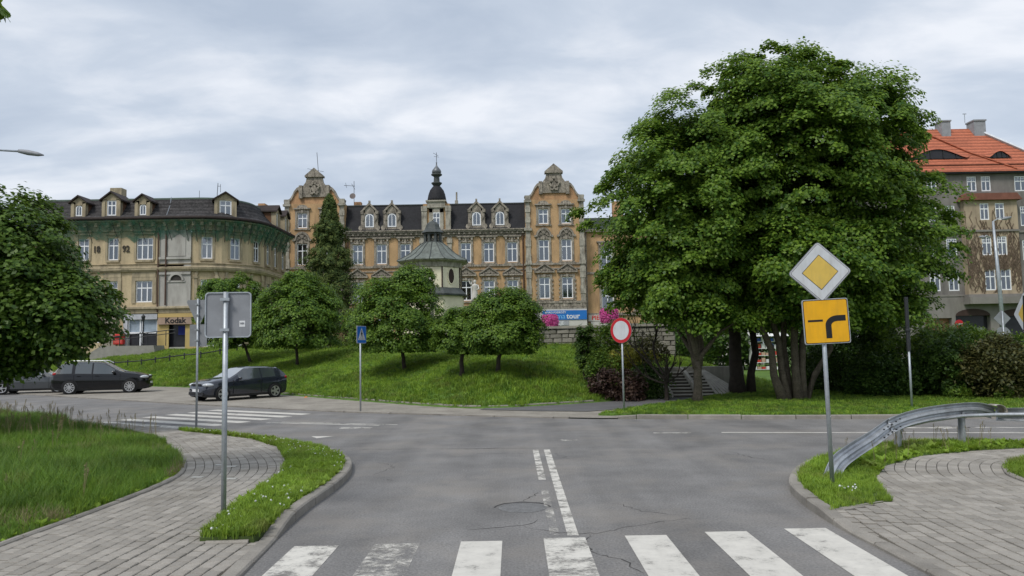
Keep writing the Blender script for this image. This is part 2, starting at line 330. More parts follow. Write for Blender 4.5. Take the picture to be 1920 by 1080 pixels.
# ---- far pavement with the parking bays
PAVM = mat('bay_paving', (0.3, 0.275, 0.235), 0.9, 0.18, 0.9, fine=0.14, bscale=14, stain=(0.16, 0.14, 0.12), stain_amt=0.5, stain_scale=0.5)
bay = struct('parking_bay_pavement')
flat('paving', [tuple(p) for p in FARS if p[0] < 3.4]+[(3.4, 24.4), (5.2, 31.6)]+[(p[0]+0.4, p[1]+0.6) for p in FOOTS[::-1] if p[0] < 5.0], 0.035, PAVM, bay)
PATHM = mat('footway_asphalt', (0.13, 0.128, 0.13), 0.9, 0.15, 0.8, fine=0.15, bscale=40)
flat('footway', [(-1.2, 26.9), (0.9, 25.9), (2.4, 25.4), (3.6, 26.2), (5.6, 28.5), (7.6, 31.0), (6.0, 32), (3.9, 30.0), (0.8, 28.3), (-0.9, 27.7)], 0.05, PATHM, bay)
# ---- right far lawn
LAWN_R = [(2.6, 24.0), (4.0, 23.3), (6, 22.75), (8.1, 22.35), (11, 21.95), (13.9, 21.45), (25, 19.5), (60, 12.4), (120, 30), (120, 140), (14, 140), (13, 60), (12, 37), (9.5, 33.2), (8.2, 31.2), (7.6, 30.4), (6.2, 28.6), (4.2, 26.3)]
slab('lawn_soil', LAWN_R, -0.05, 0.1, G['hill'], kind='structure').name = 'lawn'
# ---- kerbs
def kerb(name, C, width, height, side, step=1.0, parent=None, drop=None):
    """C: smooth centre path along the road edge; stones lie on its left (side=1) or right (-1)."""
    root = struct(name); C = resample(np.asarray(C)[:, :2], 0.1); i = 0; n = max(1, int(round(step/0.1)))
    prof = [(0, -0.05), (0.0, height-0.02), (0.02, height), (width, height), (width, -0.05)]
    while i < len(C)-1:
        seg = C[i:min(i+n, len(C)-1)+1]; i += n
        if len(seg) < 2: break
        seg = resample(seg, max(0.02, (len(seg)-1)*0.1/4-1e-4)) if len(seg) > 3 else seg
        L = np.vstack([seg]); t = np.gradient(L, axis=0); t /= np.linalg.norm(t, axis=1)[:, None]+1e-9; nr = np.stack([-t[:, 1], t[:, 0]], 1)*side
        L[0] += t[0]*0.012; L[-1] -= t[-1]*0.012
        dz = random.uniform(-0.008, 0.008); vs = []; 
        for k in range(len(L)):
            hh = 0 if drop is None else drop(L[k])
            for a, z in prof: vs.append((L[k][0]+nr[k][0]*a, L[k][1]+nr[k][1]*a, z+(dz+hh if z > 0 else 0)))
        m = len(prof); fs = [(a*m+b, a*m+b+1, (a+1)*m+b+1, (a+1)*m+b) for a in range(len(L)-1) for b in range(m-1)]
        fs += [tuple(range(m)), tuple(range((len(L)-1)*m, len(L)*m))]
        b = MB().add(vs, fs); o = b.build('kerb_stone', G['kerb'], root)
        bm = bmesh.new(); bm.from_mesh(o.data); bmesh.ops.recalc_face_normals(bm, faces=bm.faces[:]); bm.to_mesh(o.data); bm.free()
    return root
KL = spline([(-30, 37.3), (-14.2, 25.2), (-10.2, 22.25), (-6.97, 19.74), (-4.5, 17.35), (-3.4, 15.6), (-2.95, 14.1), (-2.82, 12.5), (-2.86, 10.4), (-2.75, 8.6), (-2.68, 7.4), (-2.64, 6.2), (-2.62, 5.0), (-2.6, 4.0), (-2.6, 3.0)], 10)
dropL = lambda p: -0.085*float(np.clip((10.0-p[1])/0.9, 0, 1))-0.09*float(np.clip((p[1]-21.2)/0.7, 0, 1)*np.clip((27.0-p[1])/0.8, 0, 1))
kerb('kerb_left', KL[::1], 0.16, 0.13, -1, drop=dropL)
KR = spline([(40, 9.2), (20, 13.6), (12, 15.4), (8.2, 15.95), (6.1, 14.75), (4.9, 13.4), (4.2, 12.0), (3.92, 10.9), (3.8, 9.4), (3.83, 8.3), (3.85, 7.2), (3.86, 6.1), (3.86, 5.0), (3.86, 4.0), (3.86, 3.0)], 10)
dropR = lambda p: -0.085*float(np.clip((9.9-p[1])/0.9, 0, 1)) if p[0] < 6 else 0.0
kerb('kerb_right', KR, 0.16, 0.13, 1, drop=dropR)
KF = spline([(2.2, 23.55), (3.6, 23.1), (5.2, 22.65), (8.1, 22.1), (11, 21.7), (13.9, 21.2), (25, 19.2)], 8)
kerb('kerb_far', KF, 0.14, 0.12, 1, step=1.5, drop=lambda p: -0.08*float(np.clip((3.8-p[0])/1.4, 0, 1)))
KB = np.array([p for p in spline(FAR, 6) if -46 < p[0] < 2.2])
kerb('kerb_bay', KB, 0.12, 0.045, 1, step=2.0)
KE = np.array([(x, y) for x, y in FOOTS if -20 < x < 3.4])
kerb('kerb_edging', KE, 0.08, 0.13, 1, step=1.0)
# ---- near verges and paver paths
k = 0.955
def sc(P): return [(x*k, y*k) for x, y in P]
LBASE = spline([(-5.75, -6), (-5.75, 3), (-5.68, 8.5), (-5.62, 10.1), (-5.6, 12.5), (-5.95, 14.1), (-7.0, 16.3), (-9.3, 20.0), (-12.4, 22.8), (-13.6, 23.8)], 14)
LBASE = resample(LBASE, 0.05)
LSTRIP_IN = sc([(-3.4, 9.32), (-3.75, 9.3), (-3.95, 10.9), (-4.05, 12.6), (-4.15, 13.9), (-4.55, 15.6), (-5.4, 17.8), (-6.6, 19.6), (-8.0, 20.8), (-9.3, 21.8)])
def offs(C, d):
    t = np.gradient(C, axis=0); t /= np.linalg.norm(t, axis=1)[:, None]; return C+np.stack([-t[:, 1], t[:, 0]], 1)*d
KLi = offs(resample(KL[:, :2], 0.25), -0.17)
strip_outer = [tuple(p) for p in KLi if 9.05 < p[1] < 21.3 and p[0] > -9.6]
STRIP = strip_outer+[(-2.98, 8.92)]+[p for p in LSTRIP_IN]
slab('verge_left', STRIP, 0.0, 0.105, G['soil'], kind='structure')
LAWN_L = [tuple(p) for p in LBASE[::6]]+[(-14.3, 25.0), (-29.8, 36.9), (-60, 59), (-60, -6)]
LAWN_L = [(x-0.08, y) for x, y in LAWN_L]
slab('lawn_left', LAWN_L, 0.0, 0.1, G['soil'], kind='structure')
PATH_L = [tuple(p) for p in offs(LBASE, 0.0)[::6] if p[1] > 2.2]+[(-13.0, 24.15)]+[tuple(p) for p in KLi if p[1] > 21.3 and p[0] > -13.2 and p[1] < 24.1][0:]+LSTRIP_IN[::-1]+[(-2.98, 8.92)]+[tuple(p) for p in KLi if -6 < p[1] < 8.9]+[(-2.8, 2.0), (-5.75, 2.0)]
path_l = struct('path_left')
RBASE = spline([(7.0, -6), (7.05, 4), (7.15, 8.6), (7.4, 11.3), (7.75, 12.4), (8.5, 13.35), (10.2, 14.1), (13, 14.2), (20, 12.5), (40, 7.8)], 14)
RBASE = resample(RBASE, 0.05)
ISL_IN = sc([(4.05, 10.2), (5.15, 10.75), (5.45, 11.6), (5.75, 12.5), (6.5, 13.7), (7.7, 14.8), (9.2, 15.4), (11, 15.75), (13.5, 15.6), (21, 13.9), (42, 9.0)])
KRi = offs(resample(KR[:, :2], 0.25), 0.17)
ISL = [tuple(p) for p in KRi if p[1] > 9.85 or p[0] > 6]+ISL_IN
slab('verge_right', ISL, 0.0, 0.105, G['soil'], kind='structure')
LAWN_2 = [tuple(p) for p in RBASE[::6]]+[(40, -6)]
LAWN_2 = [(x+0.06, y) for x, y in LAWN_2]
slab('lawn_right', LAWN_2, 0.0, 0.1, G['soil'], kind='structure')
path_r = struct('path_right')
PATH_R = [tuple(p) for p in RBASE[::6] if p[1] > 2.2 or p[0] > 20]+ISL_IN[::-1]+[tuple(p) for p in KRi if -6 < p[1] < 9.85 and p[0] < 6]+[(4.05, 2.2)]
def pavers(root, base, poly, side, maxoff, near):
    flat('bedding', poly, 0.03, G['joint'], root)
    KK = [tuple(q) for q in (KL if side < 0 else KR)[:, :2][::4]]
    W, Lp, gap = 0.155, 0.2, 0.008
    items = []
    for ci in range(int(maxoff/W)):
        C = offs(base, side*(ci+0.5)*W); d = np.r_[0, np.cumsum(np.linalg.norm(np.diff(C, axis=0), axis=1))]
        s_ = np.arange((Lp/2 if ci % 2 else Lp), d[-1], Lp)
        x = np.interp(s_, d, C[:, 0]); y = np.interp(s_, d, C[:, 1])
        x2 = np.interp(s_+0.03, d, C[:, 0]); y2 = np.interp(s_+0.03, d, C[:, 1])
        P = np.stack([x, y], 1); ok = (inpoly(P, poly) | ((dline(P, list(poly)+[poly[0]]) < .055) & (P[:, 1] > 10.2 if side > 0 else P[:, 0] < -3.1))) & (P[:, 1] > 5.2) & (P[:, 1] < 26) & (P[:, 0] < 16)
        for a, b, c, dd, o in zip(x, y, x2, y2, ok):
            if o: items.append((a, b, math.atan2(dd-b, c-a)))
    items.sort(key=lambda q: (q[1] < 7.0, math.hypot(q[0], q[1])))
    pm = MB(); a, b, c = (Lp-.018)/2, (W-gap)/2, 0.006
    pm.add([(-a, -b, -.085), (a, -b, -.085), (a, b, -.085), (-a, b, -.085), (-a, -b, -c), (a, -b, -c), (a, b, -c), (-a, b, -c), (-a+c, -b+c, 0), (a-c, -b+c, 0), (a-c, b-c, 0), (-a+c, b-c, 0)],
           [(8, 9, 10, 11), (0, 1, 5, 4), (1, 2, 6, 5), (2, 3, 7, 6), (3, 0, 4, 7), (4, 5, 9, 8), (5, 6, 10, 9), (6, 7, 11, 10), (7, 4, 8, 11)])
    me = bpy.data.meshes.new('paver'); me.from_pydata(pm.v, [], pm.f); me.materials.append(G['paver'])
    rest = MB()
    for i, (x, y, an) in enumerate(items):
        z = 0.1+random.uniform(-0.004, 0.004)
        if y < 9.9: z -= 0.065*min(1, (9.9-y)/.9)*float(np.clip(1.15-dline(np.array([(x, y)]), KK)[0]/1.3, 0, 1))
        if i < 300:
            o = bpy.data.objects.new('paver', me); COL.objects.link(o); o.parent = root; o.location = (x, y, z); o.rotation_euler = (random.uniform(-.012, .012), random.uniform(-.012, .012), an)
        else:
            M_ = Matrix.Translation((x, y, z)) @ Matrix.Rotation(an, 4, 'Z') @ Matrix.Rotation(random.uniform(-.012, .012), 4, 'X')
            rest.add([M_ @ Vector(p) for p in pm.v], pm.f)
    rest.build('paving', G['paver_stuff'], root, kind='stuff')
pavers(path_l, LBASE, PATH_L, -1, 3.6, 7)
pavers(path_r, RBASE, PATH_R, 1, 4.2, 7)
# edging kerbs of the lawns beside the paths
kerb('kerb_lawn_left', np.array([p for p in LBASE if p[1] > 4 and p[1] < 22]), 0.07, 0.135, 1, step=1.0)
kerb('kerb_lawn_right', np.array([p for p in RBASE if p[1] > 4 and p[0] < 14]), 0.07, 0.135, -1, step=1.0)
kerb('kerb_verge_left', np.array([(-3.02, 8.86), (-3.6, 8.84)]), 0.06, 0.07, -1, step=1.0)
kerb('kerb_verge_right', np.array([(4.0, 9.78), (4.9, 10.25)]), 0.06, 0.105, 1, step=1.2)
# ---- markings
PAINT = [paintmat('road_paint_'+n, wv) for n, wv in (('fresh', 0.4), ('worn', 0.455), ('faded', 0.51))]
def strip(name, a, b, wd, m, z=0.004, parent=road):
    a = np.array(a, float); b = np.array(b, float); t = (b-a)/np.linalg.norm(b-a); n = np.array([-t[1], t[0]])*wd/2
    return MB().add([(*(a-n), z), (*(b-n), z), (*(b+n), z), (*(a+n), z)], [(0, 1, 2, 3)]).build(name, m, parent)
def quad(name, P, m, z=0.004): return MB().add([(x, y, z) for x, y in P], [tuple(range(len(P)))]).build(name, m, road)
for (x0, x1, yf, wv) in [(-2.5, -2.0, 8.85, 1), (-1.6, -1.09, 8.88, 2), (-0.63, -0.16, 8.93, 0), (0.31, 0.79, 9.02, 1), (1.25, 1.73, 9.07, 0), (2.2, 2.69, 9.18, 0), (3.16, 3.65, 9.27, 0)]:
    quad('zebra_stripe', [(x0, 5.0), (x1, 5.0), (x1, yf), (x0, yf)], PAINT[wv])
for i in range(7):
    a = np.array((-13.85, 24.2))+i*np.array((0.405, 0.86)); b = a+np.array((4.28, -2.68)); strip('zebra_stripe', a, b, 0.47, PAINT[1 if i == 1 else 0])
strip('lane_line', (0.45, 9.15), (0.445, 12.0), 0.11, PAINT[2]); strip('lane_line', (0.445, 12.9), (0.44, 16.6), 0.12, PAINT[1])
strip('lane_line', (0.66, 9.12), (0.68, 16.6), 0.13, PAINT[1])
strip('lane_line', (-7.6, 23.85), (-3.9, 22.45), 0.13, PAINT[0]); strip('lane_line', (-7.2, 24.0), (-3.4, 22.55), 0.1, PAINT[1])
strip('lane_line', (-4.9, 21.85), (-4.0, 21.75), 0.24, PAINT[1])
quad('yield_mark', [(-5.2, 19.9), (-4.95, 19.45), (-4.6, 19.85)], PAINT[0]); quad('yield_mark', [(1.0, 18.3), (1.25, 17.95), (1.5, 18.2)], PAINT[2])
strip('lane_line', (3.45, 19.33), (4.35, 19.2), 0.13, PAINT[1]); strip('lane_line', (5.1, 19.18), (11.6, 18.1), 0.14, PAINT[0]); strip('lane_line', (11.6, 18.1), (22, 15.9), 0.14, PAINT[0])
strip('lane_line', (10.9, 19.4), (16, 18.35), 0.12, PAINT[1])
quad('lane_arrow', [(9.2, 19.75), (10.6, 19.45), (10.6, 19.65), (11.5, 19.32), (10.55, 19.12), (10.6, 19.25), (9.2, 19.55)], PAINT[1])
# ---- cracks, joint, manhole
def crack(P, wd=0.02, jit=0.05):
    C = resample(np.array(spline(P, 6))[:, :2], 0.09); n = len(C); C = C+rng.normal(0, jit*0.35, C.shape)
    t = np.gradient(C, axis=0); t /= np.linalg.norm(t, axis=1)[:, None]+1e-9; nr = np.stack([-t[:, 1], t[:, 0]], 1)
    ww = 0.6*wd*rng.uniform(0.2, 1.0, n)*np.minimum(1, np.minimum(np.arange(n)+1, np.arange(n)[::-1]+1)/4)
    vs = [(*(c+m_*q), 0.0025) for c, m_, q in zip(C, nr, ww)]+[(*(c-m_*q), 0.0025) for c, m_, q in zip(C, nr, ww)]
    MB().add(vs, [(i, i+1, n+i+1, n+i)[::-1] for i in range(n-1)]).build('crack', G['crack'], road)
crack([(-4.3, 17.3), (-2, 17.05), (-0.7, 16.95), (0.9, 16.85)], 0.022, 0.02); crack([(0.9, 16.85), (3, 16.7), (5, 16.5)], 0.008, 0.02)
crack([(-1.1, 16.9), (-0.7, 16.95), (-0.3, 17.0)], 0.05, 0.05); crack([(-1.0, 16.2), (-0.3, 16.1), (0.7, 16.15)], 0.012, 0.08)
crack([(0.1, 11.15), (0.2, 11.45), (0.3, 11.6), (0.35, 11.9)], 0.02); crack([(-0.6, 9.5), (-0.2, 9.6), (0.1, 9.7), (0.3, 10.0)], 0.016)
crack([(0.1, 9.62), (0.5, 9.3), (0.85, 9.2), (1.4, 9.5), (1.9, 9.8), (2.4, 9.9)], 0.013, 0.06); crack([(0.86, 9.2), (0.75, 8.6), (1.05, 8.1), (1.2, 7.6)], 0.02, 0.08)
crack([(4.35, 15.9), (4.5, 15.1), (4.8, 14.6)], 0.02, 0.1); crack([(1.3, 10.9), (1.8, 10.3), (2.1, 10.1)], 0.012, 0.1); crack([(-2.2, 13.2), (-2.0, 13.0)], 0.03)
crack([(0.8, 16.2), (1.0, 15.4), (1.2, 15.1)], 0.016, 0.1)
crack([(-13, 33), (-9, 30.2), (-4, 27.2), (1.5, 24.2)], 0.01, 0.03); crack([(-2.7, 15.2), (-2.3, 14.6), (-2.5, 13.6)], 0.012, 0.06)
mh = thing('manhole_cover', 'round iron manhole cover sunk in the asphalt beside the double white line', 'manhole cover', (0.09, 10.72, 0))
MHM = mat('manhole_iron', (0.185, 0.183, 0.18), 0.7, 0.2, 8, 0.5, 60, metal=0.2, fine=0.2)
MB().lathe([(0.0, 0.001), (0.33, 0.001), (0.33, 0.005), (0.3, 0.006), (0.3, 0.003), (0.0, 0.003)], 40).build('lid', MHM, mh)
b = MB(); n = 30
a = [PI*(0.02+0.96*i/n) for i in range(n+1)]
b.add([(0.37*math.cos(q), 0.35*math.sin(q), 0.003) for q in a]+[((0.39+0.035*math.sin(q))*math.cos(q), (0.36+0.05*math.sin(q)*(0.7+0.3*math.sin(9*q)))*math.sin(q), 0.003) for q in a], [(i, n+1+i, n+2+i, i+1) for i in range(n)])
b.build('broken_edge', G['crack'], mh)
# ================================================================== SCATTERED GRASS (stuff)
def tuft(name, nb, h, spread, wd, m, droop=0.35, head=False):
    b = MB(); r = random.Random(name)
    for i in range(nb):
        an = r.uniform(0, 2*PI); rr = spread*math.sqrt(r.random()); x, y = rr*math.cos(an), rr*math.sin(an)
        hh = h*r.uniform(0.55, 1.1); la = r.uniform(0, 2*PI); lean = hh*r.uniform(0.1, droop*2); dx, dy = math.cos(la), math.sin(la); px, py = -dy*wd/2, dx*wd/2
        p = [(x-px, y-py, -0.01), (x+px, y+py, -0.01), (x+dx*lean*.35+px*.8, y+dy*lean*.35+py*.8, hh*.6), (x+dx*lean*.35-px*.8, y+dy*lean*.35-py*.8, hh*.6), (x+dx*lean, y+dy*lean, hh)]
        b.add(p, [(0, 1, 2, 3), (3, 2, 4)])
    me = bpy.data.meshes.new(name); me.from_pydata(b.v, [], b.f); me.materials.append(m)
    return bpy.data.objects.new(name, me)
def scatter(name, P, scl, srcs, label=None, cat=None, kind='stuff', tilt=0.12):
    P = np.asarray(P, float); n = len(P); me = bpy.data.meshes.new(name); me.vertices.add(n); me.vertices.foreach_set('co', P.ravel())
    a = me.attributes.new('rot', 'FLOAT_VECTOR', 'POINT'); a.data.foreach_set('vector', np.stack([rng.normal(0, tilt, n), rng.normal(0, tilt, n), rng.uniform(0, 2*PI, n)], 1).astype(np.float32).ravel())
    a = me.attributes.new('scl', 'FLOAT', 'POINT'); a.data.foreach_set('value', np.asarray(scl, np.float32))
    a = me.attributes.new('pick', 'INT', 'POINT'); a.data.foreach_set('value', rng.integers(0, len(srcs), n).astype(np.int32))
    o = linkmesh(name, me)
    g = bpy.data.node_groups.new(name, 'GeometryNodeTree'); g.interface.new_socket('Geometry', in_out='INPUT', socket_type='NodeSocketGeometry'); g.interface.new_socket('Geometry', in_out='OUTPUT', socket_type='NodeSocketGeometry')
    gi = g.nodes.new('NodeGroupInput'); go = g.nodes.new('NodeGroupOutput'); mp = g.nodes.new('GeometryNodeMeshToPoints'); ip = g.nodes.new('GeometryNodeInstanceOnPoints'); jn = g.nodes.new('GeometryNodeJoinGeometry')
    for s_ in srcs[::-1]:
        oi = g.nodes.new('GeometryNodeObjectInfo'); oi.inputs['Object'].default_value = s_; oi.inputs['As Instance'].default_value = True; g.links.new(oi.outputs['Geometry'], jn.inputs[0])
    def na(nm, ty):
        q = g.nodes.new('GeometryNodeInputNamedAttribute'); q.data_type = ty; q.inputs[0].default_value = nm; return q.outputs['Attribute']
    g.links.new(gi.outputs[0], mp.inputs[0]); g.links.new(mp.outputs[0], ip.inputs['Points']); g.links.new(jn.outputs[0], ip.inputs['Instance']); ip.inputs['Pick Instance'].default_value = True
    g.links.new(na('pick', 'INT'), ip.inputs['Instance Index']); g.links.new(na('rot', 'FLOAT_VECTOR'), ip.inputs['Rotation']); g.links.new(na('scl', 'FLOAT'), ip.inputs['Scale']); g.links.new(ip.outputs[0], go.inputs[0])
    md = o.modifiers.new('scatter', 'NODES'); md.node_group = g
    tag(o, label, cat, kind=kind); return o
GRASS = grassmat('grass_blade', (0.085, 0.175, 0.02), (0.18, 0.29, 0.04))
GRASSD = grassmat('grass_blade_deep', (0.05, 0.125, 0.018), (0.115, 0.215, 0.03))
GRASSY = grassmat('grass_blade_bright', (0.145, 0.255, 0.022), (0.25, 0.37, 0.045))
STRAW = leafmat('grass_straw', (0.2, 0.17, 0.09), (0.3, 0.26, 0.14), 0.2, 0.7)
T_long = [tuft('tuft_long%d' % i, 12, (.3, .24, .33, .2)[i], 0.08, 0.009, (GRASS, GRASS, GRASSD, GRASSY)[i], 0.55) for i in range(4)]
T_mid = [tuft('tuft_mid%d' % i, 15, 0.115, 0.06, 0.01, (GRASS, GRASSY, GRASSY)[i], 0.5) for i in range(3)]
T_short = [tuft('tuft_short%d' % i, 16, 0.09, 0.09, 0.014, (GRASS, GRASSD, GRASSY)[i], 0.55) for i in range(3)]
T_hill = [tuft('tuft_hill%d' % i, 16, 0.16, 0.14, 0.02, (GRASS, GRASSY, GRASSD, GRASSY)[i], 0.6) for i in range(4)]
def seedhead(name):
    b = MB(); r = random.Random(3)
    for i in range(3):
        x, y = r.uniform(-.05, .05), r.uniform(-.05, .05); h = r.uniform(.4, .6); dx = r.uniform(-.1, .1)
        b.tube([(x, y, 0), (x+dx*.4, y, h*.6), (x+dx, y, h)], [.003, .0025, .002], 3, False)
        for k in range(14):
            q = h*(.8+.2*k/14); b.add([(x+dx*q/h+r.uniform(-.02, .02), y+r.uniform(-.02, .02), q+r.uniform(-.01, .01)) for _ in range(3)], [(0, 1, 2)])
    me = bpy.data.meshes.new(name); me.from_pydata(b.v, [], b.f); me.materials.append(STRAW); return bpy.data.objects.new(name, me)
T_seed = [seedhead('tuft_seed')]
def weed(name):
    b = MB(); r = random.Random(name)
    for i in range(9):
        an = r.uniform(0, 2*PI); L = r.uniform(.06, .12); u = Vector((math.cos(an), math.sin(an), r.uniform(.3, 1.2))).normalized(); s_ = Vector((-math.sin(an), math.cos(an), 0))*L*.32; p = Vector((0, 0, .01))
        b.add([p, p+u*L*.5+s_, p+u*L, p+u*L*.5-s_], [(0, 1, 2, 3)])
    me = bpy.data.meshes.new(name); me.from_pydata(b.v, [], b.f); me.materials.append(GRASSY); return bpy.data.objects.new(name, me)
T_weed = [weed('weed_a'), weed('weed_b')]
def flower(name):
    b = MB().lathe([(0.004, .08), (.017, .088), (.02, .1), (.012, .114), (.002, .118)], 6).tube([(0, 0, 0), (0, 0, .085)], .002, 3, False)
    me = bpy.data.meshes.new(name); me.from_pydata(b.v, [], b.f); me.materials.append(G['white']); return bpy.data.objects.new(name, me)
T_flow = [flower('clover')]
def fill(poly, dens, zf=0.1, ymin=5.0, ymax=40, box=None, cond=None):
    poly = np.asarray(poly); x0, y0 = poly.min(0); x1, y1 = poly.max(0)
    if box: x0, y0, x1, y1 = max(x0, box[0]), max(y0, box[1]), min(x1, box[2]), min(y1, box[3])
    n = int((x1-x0)*(y1-y0)*dens); P = np.stack([rng.uniform(x0, x1, n), rng.uniform(y0, y1, n)], 1); P = P[inpoly(P, poly)]
    if cond is not None: P = P[cond(P)]
    z = np.full(len(P), zf) if not callable(zf) else zf(P)
    return np.c_[P, z]
def lumps(P, s=0.5): return np.sin(P[:, 0]*s*2.1+1.3*np.sin(P[:, 1]*s))*np.sin(P[:, 1]*s*1.7+np.sin(P[:, 0]*s*1.3))
P = fill(LAWN_L, 210, box=(-13, 6.5, 0, 16)); d = dline(P[:, :2], [tuple(q) for q in LBASE[::10]]); scatter('lawn_grass', P, (0.5+0.55*np.clip(d/1.2, 0, 1)+0.25*lumps(P))*rng.uniform(.75, 1.2, len(P)), T_long, 'tall unmown grass on the lawn left of the paved path', 'grass')
P = fill(LAWN_L, 120, box=(-24, 16, 0, 32)); d = dline(P[:, :2], [tuple(q) for q in LBASE[::10]]); scatter('lawn_grass', P, (0.42+0.45*np.clip(d/1.2, 0, 1)+0.2*lumps(P))*rng.uniform(.75, 1.2, len(P)), T_long, 'tall unmown grass at the back of the left lawn by the crossing', 'grass')
P = fill(LAWN_L, 5, box=(-24, 9, 0, 28), cond=lambda q: (q[:, 1] > 18.5) | (rng.random(len(q)) < 0.04)); scatter('grass_seed_heads', P, rng.uniform(.7, 1.2, len(P)), T_seed, 'pale seed heads rising over the tall grass near the crossing', 'grass')
P = fill(LAWN_L, 30, box=(-11, 6.5, 0, 16), cond=lambda q: (dline(q, [tuple(a) for a in LBASE[::10]]) < .9) | (rng.random(len(q)) < .3)); scatter('lawn_weeds', P, rng.uniform(.5, 1.3, len(P)), T_weed, 'broad leaved weeds growing in the left lawn', 'weeds')
T_straw = [tuft('tuft_straw', 12, 0.2, 0.07, 0.008, STRAW, 0.6)]
P = fill(LAWN_L, 90, box=(-11, 6.5, 0, 20), cond=lambda q: lumps(q, .9)+.35*lumps(q, 2.3) > .62); scatter('dry_grass', P, rng.uniform(.6, 1.1, len(P)), T_straw, 'dry straw coloured patches in the left lawn', 'grass')
P = fill(STRIP, 480); scatter('verge_grass', P, rng.uniform(.6, 1.15, len(P)), T_mid, 'bright green grass of the verge between path and kerb on the left', 'grass')
P = fill(STRIP, 70); scatter('verge_weeds', P, rng.uniform(.6, 1.5, len(P)), T_weed, 'low leafy clover in the left verge', 'weeds')
P = fill(STRIP, 38, cond=lambda q: lumps(q, 1.2) > 0.1-0.4*(q[:, 1] > 14)); scatter('clover_flowers', P, rng.uniform(.55, .9, len(P)), T_flow, 'white clover blossoms dotted over the left verge', 'flowers')
P = fill(ISL, 380, box=(3, 9, 14, 17)); d = dline(P[:, :2], ISL_IN); scatter('verge_grass', P, (0.55+0.5*np.clip(d, 0, 1))*rng.uniform(.6, 1.2, len(P)), T_mid, 'green grass of the verge under the bent guard rail', 'grass')
P = fill(ISL, 22, box=(3, 9, 14, 17), cond=lambda q: (q[:, 0] > 5.6)); scatter('verge_weeds', P, rng.uniform(.8, 1.8, len(P)), T_weed, 'leafy weeds along the paving edge by the guard rail', 'weeds')
P = fill(ISL, 5, box=(6, 13, 13, 17)); scatter('grass_seed_heads', P, rng.uniform(.6, .95, len(P)), T_seed, 'thin seed stalks standing around the guard rail posts', 'grass')
P = np.array([(4.62+rng.normal(0, .12), 10.9+rng.normal(0, .12), .1) for _ in range(9)]); scatter('clover_flowers', P, rng.uniform(.5, .9, len(P)), T_flow, 'few white blossoms beside the yellow sign post', 'flowers')
P = fill(LAWN_2, 380, box=(7, 8, 10, 15)); scatter('lawn_grass', P, rng.uniform(.6, 1.1, len(P)), T_mid, 'grass at the right edge of the curved paving', 'grass')
P = fill(LAWN_R, 62, box=(2.5, 19, 24, 36), zf=0.1); scatter('lawn_grass', P, rng.uniform(.6, 1.2, len(P)), T_short, 'short mown grass under the big maples', 'grass')
P = fill(HPOLY, 26, box=(-48, 40, 14, 69), zf=hill_z, cond=lambda q: (q[:, 0] < -29.9) | (q[:, 1] > 53.9)); scatter('hill_grass', P, rng.uniform(.9, 1.5, len(P)), T_hill, 'grass on the flat top of the embankment before the buildings', 'grass')
P = fill(HPOLY, 60, box=(-30, 27, 14, 54), zf=hill_z); scatter('hill_grass', P, (1+0.35*lumps(P, .6))*rng.uniform(.6, 1.25, len(P)), T_hill, 'lush green grass covering the embankment behind the parking bay', 'grass')
